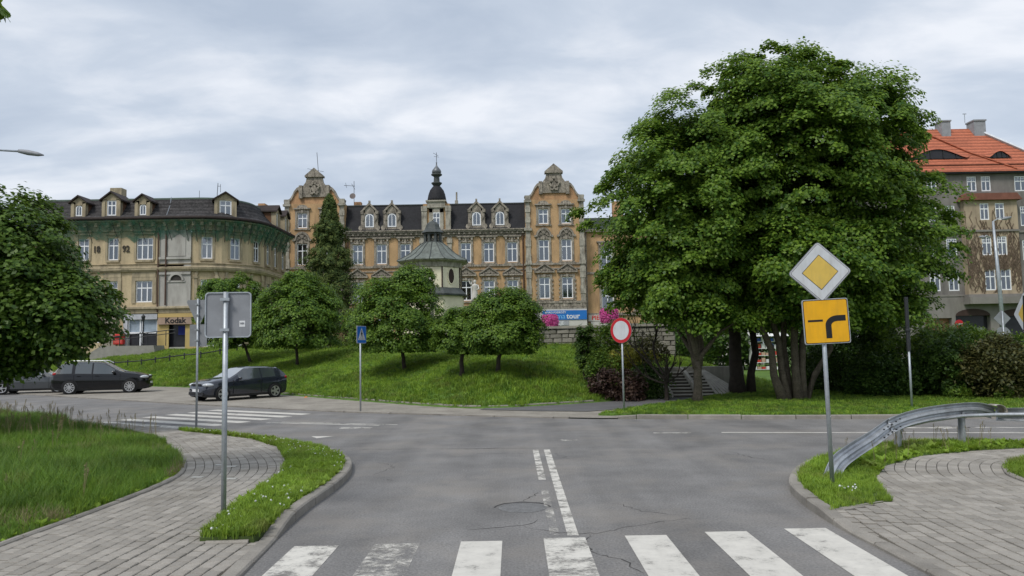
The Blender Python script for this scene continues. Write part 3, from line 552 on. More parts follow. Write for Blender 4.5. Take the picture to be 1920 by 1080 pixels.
# ================================================================== BUILDINGS
def put(o, fr, x=0, y=0, z=0, rz=0):
    o.matrix_local = fr @ Matrix.Translation((x, y, z)) @ Matrix.Rotation(rz, 4, 'Z'); return o
_wc = {}
def arch_pts(w_, h, n=10, flat_=0.0):
    r = w_/2; zc = h-r*(1-flat_)
    return [(-r, 0), (r, 0)]+[(r*math.cos(PI*i/n), zc+(h-zc)*math.sin(PI*i/n)) for i in range(n+1)]
def window(root, fr, x, z, w_, h, style='T', y=0.2, dark=None):
    y = y-0.09
    key = (round(w_, 2), round(h, 2), style)
    if key not in _wc:
        b = MB(); t = 0.11; hw = w_/2
        if style == 'arch':
            P = arch_pts(w_, h); Q = [(px*(1-t/hw), t+pz*(1-1.7*t/h)) for px, pz in P]; n = len(P)
            b.add([(p[0], 0, p[1]) for p in P]+[(q[0], 0, q[1]) for q in Q]+[(q[0], .06, q[1]) for q in Q], [(i, (i+1) % n, n+(i+1) % n, n+i) for i in range(n)]+[(n+i, n+(i+1) % n, 2*n+(i+1) % n, 2*n+i) for i in range(n)])
            b.box(-.035, .035, .005, .05, t, h*.95)
        else:
            b.box(-hw, -hw+t, 0, .07, 0, h); b.box(hw-t, hw, 0, .07, 0, h); b.box(-hw+t, hw-t, 0, .07, 0, t); b.box(-hw+t, hw-t, 0, .07, h-t, h)
            zt = h*0.66
            b.box(-hw+t, hw-t, -.005, .065, zt-.05, zt+.05)
            for mxx in ([0] if style in 'TS' else [-w_/6, w_/6]):
                b.box(mxx-.05, mxx+.05, -.002, .06, t, zt-.05); b.box(mxx-.04, mxx+.04, -.002, .06, zt+.05, h-t)
            if style == 'S':
                for mxx in (-w_/4, w_/4): b.box(mxx-.02, mxx+.02, .002, .05, zt+.05, h-t)
                b.box(-hw+t, hw-t, .004, .045, zt+(h-zt)/2-.02, zt+(h-zt)/2+.02)
        fm = bpy.data.meshes.new('window'); fm.from_pydata(b.v, [], b.f); fm.materials.append(G['frame'])
        P = arch_pts(w_-.04, h-.02) if style == 'arch' else [(-hw+.02, .02), (hw-.02, .02), (hw-.02, h-.02), (-hw+.02, h-.02)]
        pm = bpy.data.meshes.new('pane'); pm.from_pydata([(a, .035, c) for a, c in P], [], [tuple(range(len(P)))]); pm.materials.append(G['pane'])
        cms = []
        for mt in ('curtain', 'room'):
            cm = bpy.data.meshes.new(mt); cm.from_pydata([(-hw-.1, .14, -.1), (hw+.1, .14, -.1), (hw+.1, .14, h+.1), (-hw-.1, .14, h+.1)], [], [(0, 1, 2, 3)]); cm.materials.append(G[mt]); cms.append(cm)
        _wc[key] = (fm, pm, cms)
    fm, pm, cms = _wc[key]
    o = linkmesh('window', fm, None, root); put(o, fr, x, y, z)
    linkmesh('pane', pm, None, o)
    if dark is None: dark = random.random() < 0.3
    linkmesh('room' if dark else 'curtain', cms[1 if dark else 0], None, o)
    return o
def wall(root, fr, x0, x1, z0, z1, ops, m, y=0.0, rev=0.22, name='wall', depth=None):
    xs_ = sorted({x0, x1, *[a for o in ops for a in o[:2]]}); zs_ = sorted({z0, z1, *[a for o in ops for a in o[2:4]]}); b = MB()
    for i in range(len(xs_)-1):
        for j in range(len(zs_)-1):
            xm, zm = (xs_[i]+xs_[i+1])/2, (zs_[j]+zs_[j+1])/2
            if any(o[0] < xm < o[1] and o[2] < zm < o[3] for o in ops): continue
            b.add([(xs_[i], y, zs_[j]), (xs_[i+1], y, zs_[j]), (xs_[i+1], y, zs_[j+1]), (xs_[i], y, zs_[j+1])], [(0, 1, 2, 3)])
    for (a, c, d, e_) in [o[:4] for o in ops]:
        b.add([(a, y, d), (c, y, d), (c, y, e_), (a, y, e_), (a, y+rev, d), (c, y+rev, d), (c, y+rev, e_), (a, y+rev, e_)], [(0, 4, 5, 1), (1, 5, 6, 2), (2, 6, 7, 3), (3, 7, 4, 0)])
    if depth: b.add([(x0, y, z0), (x0, y+depth, z0), (x1, y+depth, z0), (x1, y, z0), (x0, y, z1), (x0, y+depth, z1), (x1, y+depth, z1), (x1, y, z1)], [(0, 1, 5, 4)[::-1], (1, 2, 6, 5)[::-1], (2, 3, 7, 6)[::-1]])
    o = b.build(name, m, root); o.matrix_local = fr; return o
def part(root, fr, name, mb, m, smooth=False, kind=None):
    o = mb.build(name, m, root, smooth, kind); o.matrix_local = fr; return o
def sweep(path, prof):
    """path: plan points; prof: (outward offset, z). outward is to the right of travel."""
    P = np.asarray(path, float); t = np.gradient(P, axis=0); t /= np.linalg.norm(t, axis=1)[:, None]; nr = np.stack([t[:, 1], -t[:, 0]], 1)
    m = len(prof); b = MB()
    b.add([(p[0]+n_[0]*o, p[1]+n_[1]*o, z) for p, n_ in zip(P, nr) for o, z in prof], [(i*m+j, (i+1)*m+j, (i+1)*m+j+1, i*m+j+1) for i in range(len(P)-1) for j in range(m-1)])
    return b
STONE = mat('weathered_stone_trim', (0.31, 0.275, 0.225), 0.9, 0.35, 2.4, 0.6, 9, stain=(0.05, 0.043, 0.038), stain_amt=0.9, stain_scale=2.6, fine=0.35)
STONEL = mat('pale_stone_trim', (0.38, 0.355, 0.295), 0.9, 0.28, 2.0, stain=(0.09, 0.075, 0.06), stain_amt=0.8, stain_scale=2.2, fine=0.2)
BRICK = mat('ochre_brick', (0.49, 0.32, 0.17), 0.9, 0.16, 0.6, 0.3, 12, stain=(0.17, 0.11, 0.07), stain_amt=0.6, stain_scale=0.9, fine=0.14)
BRICKR = mat('red_brick', (0.47, 0.275, 0.145), 0.9, 0.2, 0.8, 0.3, 12, stain=(0.14, 0.085, 0.06), stain_amt=0.6, stain_scale=1.1, fine=0.16)
SLATE = mat('black_slate', (0.02, 0.02, 0.023), 0.75, 0.25, 1.2, 0.4, 5, fine=0.25)
COPPER = mat('old_copper', (0.165, 0.185, 0.165), 0.7, 0.22, 1.1, stain=(0.075, 0.08, 0.07), stain_amt=0.8, stain_scale=1.2, metal=0.1)
COPPERD = mat('dark_copper', (0.07, 0.078, 0.075), 0.6, 0.3, 2)
CREAM = mat('cream_plaster', (0.78, 0.72, 0.53), 0.9, 0.1, 0.7, stain=(0.3, 0.26, 0.2), stain_amt=0.35)
DARKW = mat('dark_wood', (0.05, 0.03, 0.025), 0.7)
SHOPW = mat('shop_white', (0.56, 0.54, 0.5), 0.8, 0.08, 1)
BLUE = mat('sign_blue', (0.02, 0.16, 0.5), 0.5, 0.08, 1); LBLUE = mat('sign_lightblue', (0.2, 0.5, 0.85), 0.5); REDM = mat('sign_red', (0.6, 0.03, 0.025), 0.5, 0.08)
# ---------------------------------------------------------------- centre building
cb = thing('tenement_house', 'long ochre brick tenement with two scrolled gables and a small onion turret', 'building', (-8.8, 88, 2.6))
fr = Matrix.Translation((8.8, 0, -2.6))
def surround(kind, w_, h):
    key = ('sur', kind, round(w_, 2), round(h, 2))
    if key in _wc: return _wc[key]
    b = MB(); hw = w_/2; j = 0.24
    for s_ in (-1, 1):
        a, c = sorted((s_*hw, s_*(hw+j))); b.box(a, c, -.09, .05, -.1, h+.05)
        if kind == 'tri':
            for q in range(5): a2, c2 = sorted((s_*(hw+j-.02), s_*(hw+j+.12))); b.box(a2, c2, -.14, .0, q*h/5+.05, q*h/5+h/9)
    b.box(-hw-j-.1, hw+j+.1, -.16, .05, -.24, -.1); b.box(-hw-j, hw+j, -.1, .05, h+.05, h+.32)
    b.box(-.14, .14, -.18, -.1, h+.0, h+.34)
    if kind == 'seg':
        b.box(-hw-j-.15, hw+j+.15, -.26, .0, h+.42, h+.58)
        P = [(-hw-.05, h+.58), (hw+.05, h+.58)]+[((hw+.05)*math.cos(PI*i/8), h+.58+.38*math.sin(PI*i/8)) for i in range(1, 8)]; b.prism(P, -.16, .0)
    elif kind == 'arch':
        r = hw+j; P = [(-r, h+.32), (r, h+.32)]+[(r*math.cos(PI*i/12), h+.32+.95*math.sin(PI*i/12)) for i in range(1, 12)]; b.prism(P, -.08, .0)
        for i in range(12):
            a0, a1 = PI*i/12, PI*(i+1)/12
            b.prism([(r*.84*math.cos(a0), h+.34+.78*math.sin(a0)), (r*1.08*math.cos(a0), h+.34+1.04*math.sin(a0)), (r*1.08*math.cos(a1), h+.34+1.04*math.sin(a1)), (r*.84*math.cos(a1), h+.34+.78*math.sin(a1))], -.24, -.06)
        for (px, pz, pr) in [(0, .5, .2), (-.32, .28, .13), (.32, .28, .13), (0, .85, .1), (-.5, .1, .1), (.5, .1, .1), (-.2, .62, .1), (.2, .62, .1)]:
            b.prism([(px+pr*math.cos(2*PI*i/7), h+.34+pz+pr*math.sin(2*PI*i/7)) for i in range(7)], -.2, -.07)
        for s_ in (-1, 1): b.box(s_*(r+.12)-.12, s_*(r+.12)+.12, -.22, 0, h+.28, h+.52)
    elif kind == 'tri':
        r = hw+j+.3; b.box(-r, r, -.3, .0, h+.5, h+.68); b.prism([(-r, h+.68), (r, h+.68), (0, h+1.4)], -.14, 0)
        for s_ in (-1, 1): b.prism([(s_*r, h+.66), (s_*r, h+.82), (0, h+1.6), (0, h+1.42)][::s_], -.32, -.1)
        for (px, pz, pr) in [(0, .95, .2), (-.35, .82, .12), (.35, .82, .12), (-.6, .78, .08), (.6, .78, .08)]: b.prism([(px+pr*math.cos(2*PI*i/7), h+pz+pr*math.sin(2*PI*i/7)) for i in range(7)], -.24, -.12)
    elif kind == 'flat':
        b.box(-hw-j-.2, hw+j+.2, -.3, .0, h+.62, h+.78); b.box(-hw-j-.05, hw+j+.05, -.2, .0, h+.5, h+.62)
        for s_ in (-1, 1): b.box(s_*(hw+.1)-.1, s_*(hw+.1)+.1, -.24, 0, h+.3, h+.62)
        for (px, pz, pr) in [(0, .42, .12), (-.28, .4, .09), (.28, .4, .09)]: b.prism([(px+pr*math.cos(2*PI*i/7), h+pz+pr*math.sin(2*PI*i/7)) for i in range(7)], -.19, -.08)
    me = bpy.data.meshes.new('window_surround'); me.from_pydata(b.v, [], b.f); me.materials.append(STONE); _wc[key] = me; return me
def win_sur(root, fr, xc, z0, w_, h, kind, y=0.0, style='T', dark=None):
    window(root, fr, xc, z0, w_, h, style, y+0.16, dark)
    o = linkmesh('window_surround', surround(kind, w_, h), None, root); put(o, fr, xc, y, z0)
    return (xc-w_/2, xc+w_/2, z0, z0+h)
def gable_block(xc, hw, offs_, yb):
    ops = []
    for s_ in (-1, 1):
        x = xc+s_*offs_
        ops.append(win_sur(cb, fr, x, 16.2, 1.15, 1.72, 'seg', yb)); ops.append(win_sur(cb, fr, x, 11.93, 1.2, 2.45, 'arch', yb)); ops.append(win_sur(cb, fr, x, 7.6, 1.25, 2.45, 'tri', yb))
    wall(cb, fr, xc-hw, xc+hw, 2.2, 19.0, [o for o in ops if o[3] < 30], BRICK, yb, depth=10)
    # scrolled gable top
    def prof(s_): return [(xc+s_*a, z) for a, z in [(hw, 19.0), (hw, 19.25), (hw-.45, 19.3), (hw-.75, 19.5), (hw-1.0, 19.9), (hw-1.2, 20.35), (hw-1.5, 20.72), (hw-1.85, 20.9)]]
    part(cb, fr, 'gable', MB().prism(prof(-1)[:1]+prof(1)[:]+prof(-1)[::-1][:-1], yb, yb+0.6), BRICKR)
    for s_ in (-1, 1):
        q = prof(s_)[1:]; b = MB()
        for (a, c) in zip(q[:-1], q[1:]):
            P = [(a[0], a[1]-.1), (c[0], c[1]-.1), (c[0]+s_*.08, c[1]+.14), (a[0]+s_*.08, a[1]+.14)]; b.prism(P if s_ < 0 else P[::-1], yb-.16, yb+.62)
        b.prism([(xc+s_*(hw-1.75)+.22*math.cos(2*PI*i/10), 20.65+.22*math.sin(2*PI*i/10)) for i in range(10)], yb-.24, yb)
        part(cb, fr, 'scroll', b, STONE)
        b = MB(); z = 15.75
        b.box(xc+s_*(hw-.3)-.32, xc+s_*(hw-.3)+.32, yb-.22, yb+.1, 19.0, 19.5); b.box(xc+s_*(hw-.3)-.42, xc+s_*(hw-.3)+.42, yb-.34, yb+.1, 18.7, 18.95)
        for i in range(5): b.box(xc+s_*(hw-.3)-.24-.05*(i % 2), xc+s_*(hw-.3)+.24+.05*(i % 2), yb-.12-.06*(i % 2), yb+.05, 15.75+i*.6, 15.75+i*.6+.598)
        b.box(xc+s_*(hw-.3)-.44, xc+s_*(hw-.3)+.44, yb-.36, yb+.1, 15.4, 15.74)
        for i in range(9): b.box(xc+s_*(hw-.3)-.26-.05*(i % 2), xc+s_*(hw-.3)+.26+.05*(i % 2), yb-.12-.05*(i % 2), yb+.05, 7.2+i*.91, 7.2+i*.91+.908)
        b.box(xc+s_*(hw-.3)-.36, xc+s_*(hw-.3)+.36, yb-.26, yb+.05, 11.5, 11.9); b.box(xc+s_*(hw-.3)-.34, xc+s_*(hw-.3)+.34, yb-.2, yb+.05, 10.6, 11.2)
        part(cb, fr, 'pilaster', b, STONEL)
    b = MB(); P = [(1.55, 19.75), (1.55, 21.0), (1.3, 21.05), (.98, 21.5), (.86, 22.05)]
    b.prism([(xc-a, z) for a, z in P][::1][:1]+[(xc+a, z) for a, z in P]+[(xc-a, z) for a, z in P[::-1]][:-1], yb-.2, yb+.45)
    for s_ in (-1, 1): b.box(xc+s_*1.55-.2, xc+s_*1.55+.2, yb-.32, yb+.3, 19.6, 21.1)
    b.box(xc-1.05, xc+1.05, yb-.4, yb+.5, 22.05, 22.25); b.prism([(xc-1.05, 22.25), (xc+1.05, 22.25), (xc, 23.15)], yb-.36, yb+.5)
    r = random.Random(xc)
    for i in range(26):
        a = 2*PI*i/26; R_ = .52+.12*math.sin(5*a); px, pz, pr = xc+R_*math.cos(a)*.95, 20.75+R_*1.2*math.sin(a), r.uniform(.09, .16)
        b.prism([(px+pr*math.cos(2*PI*k/6+a), pz+pr*math.sin(2*PI*k/6+a)) for k in range(6)], yb-.36-r.random()*.1, yb-.18)
    b.prism([(xc+.3*math.cos(2*PI*k/10), 20.72+.42*math.sin(2*PI*k/10)) for k in range(10)], yb-.34, yb-.18)
    part(cb, fr, 'crest', b, STONE)
    part(cb, fr, 'string_course', MB().box(xc-hw-.02, xc+hw+.02, yb-.16, yb, 11.45, 11.68), STONE); part(cb, fr, 'string_course', MB().box(xc-hw, xc+hw, yb-.1, yb, 10.95, 11.1), STONE)
    b = MB(); b.box(xc-hw-.02, xc+hw+.02, yb-.24, yb, 7.05, 7.3); b.box(xc-hw, xc+hw, yb-.14, yb, 6.6, 7.05); b.box(xc-hw-.02, xc+hw+.02, yb-.2, yb, 6.4, 6.6)
    for i in range(7): b.box(xc-hw+.2+i*.98, xc-hw+.75+i*.98, yb-.2, yb-.1, 6.66, 7.0)
    part(cb, fr, 'string_course', b, STONE)
gable_block(5.03, 3.38, 1.3, -0.5); gable_block(-22.55, 3.45, 1.4, -0.5)
ops = []
for x in (-17.7, -14.95, -12.2, -8.7, -5.24, -2.6, 0.1):
    ops.append(win_sur(cb, fr, x, 11.93, 1.2, 2.3, 'flat')); ops.append(win_sur(cb, fr, x, 7.55, 1.25, 2.3, 'tri'))
for x in (-17.4, -14.6, -11.8, -9.0, -6.2, -3.4, -0.6): ops.append((x-.9, x+.9, 3.0, 5.7)); window(cb, fr, x, 3.0, 1.8, 2.7, '3', 0.16)
wall(cb, fr, -19.1, 1.65, 2.2, 15.5, ops, BRICK, 0.0, depth=10)
b = MB()
for z0, z1, yo in [(14.95, 15.2, .14), (15.2, 15.45, .3), (15.45, 15.62, .5), (15.62, 15.75, .62)]: b.box(-19.1, 1.65, -yo, 0.3, z0, z1-.002)
for i in range(34): b.box(-18.9+i*.61, -18.68+i*.61, -.42, -.1, 15.2, 15.44)
for i in range(9): b.box(-19.05+i*2.75-.9, -19.05+i*2.75-.3, -.1, 0.0, 14.75, 14.95) if i else None
part(cb, fr, 'cornice', b, STONE)
for q in ((.16, 11.45, 11.68), (.22, 6.5, 6.95), (.1, 10.98, 11.1)): part(cb, fr, 'string_course', MB().box(-19.1, 1.65, -q[0], 0, q[1], q[2]), STONE)
b = MB()
for x in (-10.25, -7.1): b.box(x-.25, x+.25, -.14, 0, 6.95, 14.9); b.box(x-.32, x+.32, -.22, 0, 14.2, 14.7)
part(cb, fr, 'pilaster', b, STONEL)
part(cb, fr, 'roof', MB().add([(-19.1, -.3, 15.72), (1.65, -.3, 15.72), (1.65, .9, 18.9), (-19.1, .9, 18.9), (1.65, 5, 19.3), (-19.1, 5, 19.3), (1.65, 10, 15.7), (-19.1, 10, 15.7)], [(0, 1, 2, 3), (3, 2, 4, 5), (5, 4, 6, 7)]), SLATE)
b = MB(); b.box(-19.1, 1.65, .8, 1.0, 18.86, 18.98); part(cb, fr, 'gutter', b, COPPERD)
for xg, hw in ((5.03, 3.38), (-22.55, 3.45)):
    part(cb, fr, 'roof', MB().add([(xg-hw, .1, 18.4), (xg, .1, 20.8), (xg+hw, .1, 18.4), (xg-hw, 10, 18.4), (xg, 10, 20.8), (xg+hw, 10, 18.4)], [(0, 1, 4, 3), (1, 2, 5, 4)]), SLATE)
for x in (-16.3, -13.7, -3.95, -1.25):        # ornate arched dormers
    b = MB(); w2 = .5
    b.prism([(-1.0, 15.75), (-.5, 15.75), (-.5, 17.9), (-.95, 17.9)], -.12, 1.0); b.prism([(.5, 15.75), (1.0, 15.75), (.95, 17.9), (.5, 17.9)], -.12, 1.0)
    b.prism([(-.52, 17.75), (.52, 17.75), (.52, 18.3), (0, 18.7), (-.52, 18.3)], -.1, 1.2); b.box(-.52, .52, -.12, .5, 15.75, 16.15)
    for s_ in (-1, 1):
        b.prism([(s_*.95, 17.85), (s_*.95, 18.1), (0, 19.1), (0, 18.8)][::s_], -.26, 1.6); b.box(s_*.85-.18, s_*.85+.18, -.24, .2, 17.75, 18.1)
        b.prism([(s_*1.0+.25*math.cos(2*PI*i/8), 16.1+.3*math.sin(2*PI*i/8)) for i in range(8)], -.22, .1)
        b.prism([(s_*.72+.14*math.cos(2*PI*i/8), 17.3+.4*math.sin(2*PI*i/8)) for i in range(8)], -.22, .0)
    b.box(-.1, .1, -.2, .1, 19.0, 19.3)
    o = part(cb, fr, 'dormer', b, STONE); o.matrix_local = fr @ Matrix.Translation((x, -.1, 0))
    window(cb, fr, x, 16.2, 1.0, 1.55, 'arch', -.12)
b = MB(); b.box(-10.1, -7.05, -.3, 2, 15.7, 18.8); part(cb, fr, 'turret', b, BRICK)
b = MB()
for x in (-9.95, -7.2): b.box(x-.3, x+.3, -.5, -.28, 15.75, 18.3); b.box(x-.34, x+.34, -.55, 0, 17.9, 18.5)
b.box(-9.4, -9.0, -.46, -.28, 15.75, 18.2); b.box(-8.15, -7.75, -.46, -.28, 15.75, 18.2); b.box(-9.4, -7.75, -.46, -.28, 17.75, 18.3); b.box(-9.6, -7.55, -.6, 1.6, 18.3, 18.98); b.box(-9.75, -7.4, -.75, 1.8, 18.98, 19.15)
part(cb, fr, 'turret_trim', b, STONEL)
window(cb, fr, -8.55, 15.9, .9, 1.85, 'T', -.36)
tc_ = (-8.57, .5, 0)
part(cb, fr, 'turret_dome', MB().lathe([(1.12, 19.15), (1.08, 19.5), (.98, 20.0), (.8, 20.5), (.5, 20.9), (.34, 21.05)], 16, tc_), SLATE, True)
part(cb, fr, 'turret_lantern', MB().lathe([(.36, 21.0), (.62, 21.3), (.62, 21.4), (.36, 21.5), (.32, 22.1), (.64, 22.3), (.64, 22.42), (.5, 22.5)], 12, tc_), COPPERD)
part(cb, fr, 'onion_cap', MB().lathe([(.45, 22.48), (.56, 22.65), (.5, 22.9), (.3, 23.15), (.1, 23.4), (.05, 23.7), (.1, 23.78), (.03, 23.86)], 12, tc_), mat('zinc', (0.16, 0.17, 0.18), 0.45, 0.2, 3, metal=0.5), True)
part(cb, fr, 'finial', MB().tube([(-8.57, .5, 23.8), (-8.57, .5, 25.0)], .03, 5).tube([(-8.85, .5, 24.55), (-8.3, .5, 24.45)], .02, 4).tube([(-8.95, .5, 24.95), (-8.35, .5, 24.6)], .02, 4), G['darkmetal'])
b = MB(); b.box(-6.55, -6.2, 1.5, 2, 18.6, 19.5); b.tube([(-6.35, 1.7, 19.5), (-6.35, 1.7, 20.5)], .1, 8); part(cb, fr, 'chimney', b, STONEL)
b = MB(); b.box(-18.7, -17.9, 3, 3.8, 18.5, 19.8); part(cb, fr, 'chimney', b, BRICKR)
part(cb, fr, 'satellite_dish', MB().lathe([(.05, 0), (.3, .06), (.36, .14)], 14).tf(Matrix.Translation((-18.75, 2.4, 20.35)) @ Matrix.Rotation(1.4, 4, 'X')), mat('dish_grey', (0.2, 0.17, 0.16)))
part(cb, fr, 'antenna', MB().tube([(-18.6, 2.4, 19.2), (-18.6, 2.4, 22.2)], .03, 5).tube([(-19.8, 2.4, 21.7), (-18.5, 2.4, 21.6)], .025, 4).tube([(-19.5, 2.4, 21.4), (-19.6, 2.4, 22.0)], .02, 4).tube([(-18.9, 2.4, 21.9), (-18.5, 2.4, 21.2)], .02, 4), G['darkmetal'])
part(cb, fr, 'antenna', MB().tube([(-22.3, .3, 22.6), (-22.5, .3, 25.2)], .03, 5).tube([(-23.6, .3, 23.3), (-21.7, .3, 22.9)], .02, 4), G['darkmetal'])
for x in (1.35, -18.8): part(cb, fr, 'downpipe', MB().tube([(x, -.15, 15.3), (x, -.15, 2.7)], .08, 8), mat('rusty_pipe', (0.1, 0.06, 0.045), 0.7, 0.3, 3))
b = MB(); b.box(1.75, 8.45, -.72, -.5, 2.3, 6.38); part(cb, fr, 'shop_front', b, SHOPW)
# travel agency sign (a thing hung on the front) and lettering
sg = thing('shop_sign', 'blue travel agency fascia sign with white lettering on the brick tenement', 'sign', (5.93, 87.2, 5.15))
MB().box(-2.5, 2.5, 0, .06, 0, 1.05).build('panel', BLUE, sg)
def lettering(root, txt, size, x, y, z, m, bold=False, xs=1.0, name='lettering'):
    o = linkmesh(name, text_mesh(txt, size, 0.006, bold, xs), m, root); o.location = (x, y, z); return o
lettering(sg, 'BIURO PODRÓŻY', .3, -1.05, -.012, .82, G['white'], True); lettering(sg, 'ma', .85, -.45, -.012, .38, LBLUE); lettering(sg, 'tour', .85, .95, -.012, .38, G['white'], True)
s2 = thing('shop_sign', 'small white holiday sign under the blue travel agency fascia', 'sign', (4.75, 87.2, 4.5)); MB().box(-1.2, 1.6, 0, .05, 0, .55).build('panel', mat('sign_grey', (0.35, 0.36, 0.38), .5), s2); lettering(s2, 'AKACJE', .5, .2, -.012, .25, G['white'], True)
s3 = thing('shop_sign', 'white bakery sign with red letters beside the right flower column', 'sign', (9.5, 88.5, 4.95)); MB().box(-.75, 1.6, 0, .05, 0, .75).build('panel', SHOPW, s3); lettering(s3, 'PIE', .7, .05, -.012, .38, REDM, True)
# extension
ex = thing('annex_house', 'plain ochre annex with dark roof right of the gabled tenement', 'building', (15, 88.8, 2.6)); fe = Matrix.Translation((-15, 0, -2.6)); ops = []
for x in (11.05, 15.0, 19.0):
    for z in (6.25, 11.0): ops.append(win_sur(ex, fe, x, z, 1.4, 2.45, 'flat'))
wall(ex, fe, 8.42, 24, 2.2, 15.3, ops, BRICK, 0, depth=9); b = MB(); b.box(8.42, 24, -.4, .2, 15.3, 15.6); b.box(8.42, 24, -.12, 0, 10.4, 10.65); b.box(8.42, 24, -.2, 0, 5.6, 5.9); b.box(8.42, 8.75, -.1, 0, 2.3, 15.3); part(ex, fe, 'cornice', b, STONE)
part(ex, fe, 'roof', MB().add([(8.42, -.4, 15.6), (24, -.4, 15.6), (24, 1.2, 17.2), (8.42, 1.2, 17.2), (24, 9, 17.4), (8.42, 9, 17.4)], [(0, 1, 2, 3), (3, 2, 4, 5)]), mat('green_black_roof', (0.035, 0.045, 0.04), .7))
b = MB(); b.box(12.2, 13.4, 2, 3, 16.8, 19.3); part(ex, fe, 'chimney', b, BRICKR)
b = MB(); b.box(9.0, 11.2, -.3, 0, 2.4, 4.9); part(ex, fe, 'shop_front', b, SHOPW)
# ---------------------------------------------------------------- left corner building
lb = thing('corner_house', 'yellow corner tenement with rounded front, mansard roof and green net under the eaves', 'building', (-36, 70, 2.6)); fl = Matrix.Translation((36, -70, -2.6))
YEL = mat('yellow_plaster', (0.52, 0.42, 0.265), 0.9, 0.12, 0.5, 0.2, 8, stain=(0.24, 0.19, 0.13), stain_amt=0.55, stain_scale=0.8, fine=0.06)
GREYP = mat('grey_plaster', (0.42, 0.405, 0.37), 0.9, 0.12, 0.6, stain=(0.2, 0.18, 0.16), stain_amt=0.6, stain_scale=1.0)
TRIM = mat('ochre_trim', (0.4, 0.335, 0.225), 0.9, 0.2, 1.0, stain=(0.13, 0.11, 0.085), stain_amt=0.7, stain_scale=1.3, fine=0.12)
TILED = mat('old_dark_tiles', (0.045, 0.042, 0.042), 0.8, 0.35, 1.5, 0.6, 6, fine=0.45)
def tile_rows(m):
    t = m.node_tree; N = t.nodes; L = t.links; c = N.new('ShaderNodeTexCoord'); wv = N.new('ShaderNodeTexWave'); wv.bands_direction = 'Z'; wv.inputs['Scale'].default_value = 0.85; wv.inputs['Distortion'].default_value = 0.6; wv.wave_profile = 'SAW'; L.new(c.outputs['Object'], wv.inputs['Vector'])
    bp = N.new('ShaderNodeBump'); bp.inputs['Strength'].default_value = 0.9; bp.inputs['Distance'].default_value = 0.12; L.new(wv.outputs['Fac'], bp.inputs['Height']); L.new(bp.outputs[0], N['Principled BSDF'].inputs['Normal'])
    bs = N['Principled BSDF'].inputs['Base Color']; src = bs.links[0].from_socket; hh = N.new('ShaderNodeHueSaturation'); rr = N.new('ShaderNodeMapRange'); rr.inputs[3].default_value = 0.55; rr.inputs[4].default_value = 1.35; L.new(wv.outputs['Fac'], rr.inputs[0]); L.new(rr.outputs[0], hh.inputs['Value']); L.new(src, hh.inputs['Color']); L.new(hh.outputs[0], bs)
tile_rows(TILED)
cx_, cy_, R_ = -29.3, 75.0, 5.0
fronts = fl @ Matrix.Translation((0, 70, 0))
ops = []
def lwin(fr_, x, z, w_, h, st, kind, lst):
    window(lb, fr_, x, z, w_, h, st, .18); lst.append((x-w_/2, x+w_/2, z, z+h)); b = MB(); hw = w_/2
    if kind == 'top':
        b.box(-hw-.3, hw+.3, -.28, .02, h+.55, h+.75); b.box(-hw-.2, hw+.2, -.16, .02, h+.3, h+.55); b.box(-hw-.1, hw+.1, -.14, .02, -.2, 0)
        for s_ in (-1, 1): b.box(s_*(hw+.1)-.1, s_*(hw+.1)+.1, -.06, .02, 0, h+.3)
    elif kind == 'low':
        b.box(-hw-.45, hw+.45, -.32, .02, h+.95, h+1.12); b.box(-hw-.3, hw+.3, -.1, .02, h+.32, h+.95)
        for s_ in (-1, 1): b.box(s_*(hw+.17)-.17, s_*(hw+.17)+.17, -.08, .02, -.1, h+.32)
        b.box(-hw, hw, -.08, .02, h, h+.32)
    elif kind == 'arch':
        r0, r1 = hw+.28, hw+.52
        for i in range(14):
            a0, a1 = PI*i/14, PI*(i+1)/14; b.prism([(r0*math.cos(a0), h+.25+r0*math.sin(a0)), (r1*math.cos(a0), h+.25+r1*math.sin(a0)), (r1*math.cos(a1), h+.25+r1*math.sin(a1)), (r0*math.cos(a1), h+.25+r0*math.sin(a1))], -.16, .02)
        for s_ in (-1, 1): b.box(s_*(hw+.4)-.13, s_*(hw+.4)+.13, -.14, .02, -.1, h+.1); b.box(s_*(hw+.4)-.18, s_*(hw+.4)+.18, -.2, .02, h+.1, h+.28)
    o = part(lb, fr_, 'window_surround', b, TRIM); o.matrix_local = fr_ @ Matrix.Translation((x, 0, z))
for x, st, w_ in ((-42.6, '3', 1.5), (-39.2, 'T', 1.0), (-36.5, 'T', 1.0), (-33.6, '3', 1.55)):
    lwin(fronts, x, 10.72, w_, 2.05, st, 'top', ops); lwin(fronts, x, 6.82, w_, 1.98, st, 'low', ops)
for x in (-43, -41, -38.3): ops.append((x-.8, x+.8, 3.2, 5.3)); window(lb, fronts, x, 3.2, 1.6, 2.1, '3', .18)
ops.append((-35.0, -32.35, 2.7, 5.25))
wall(lb, fronts, -44.6, -32.2, 2.2, 14.3, ops, YEL, 0, depth=12)
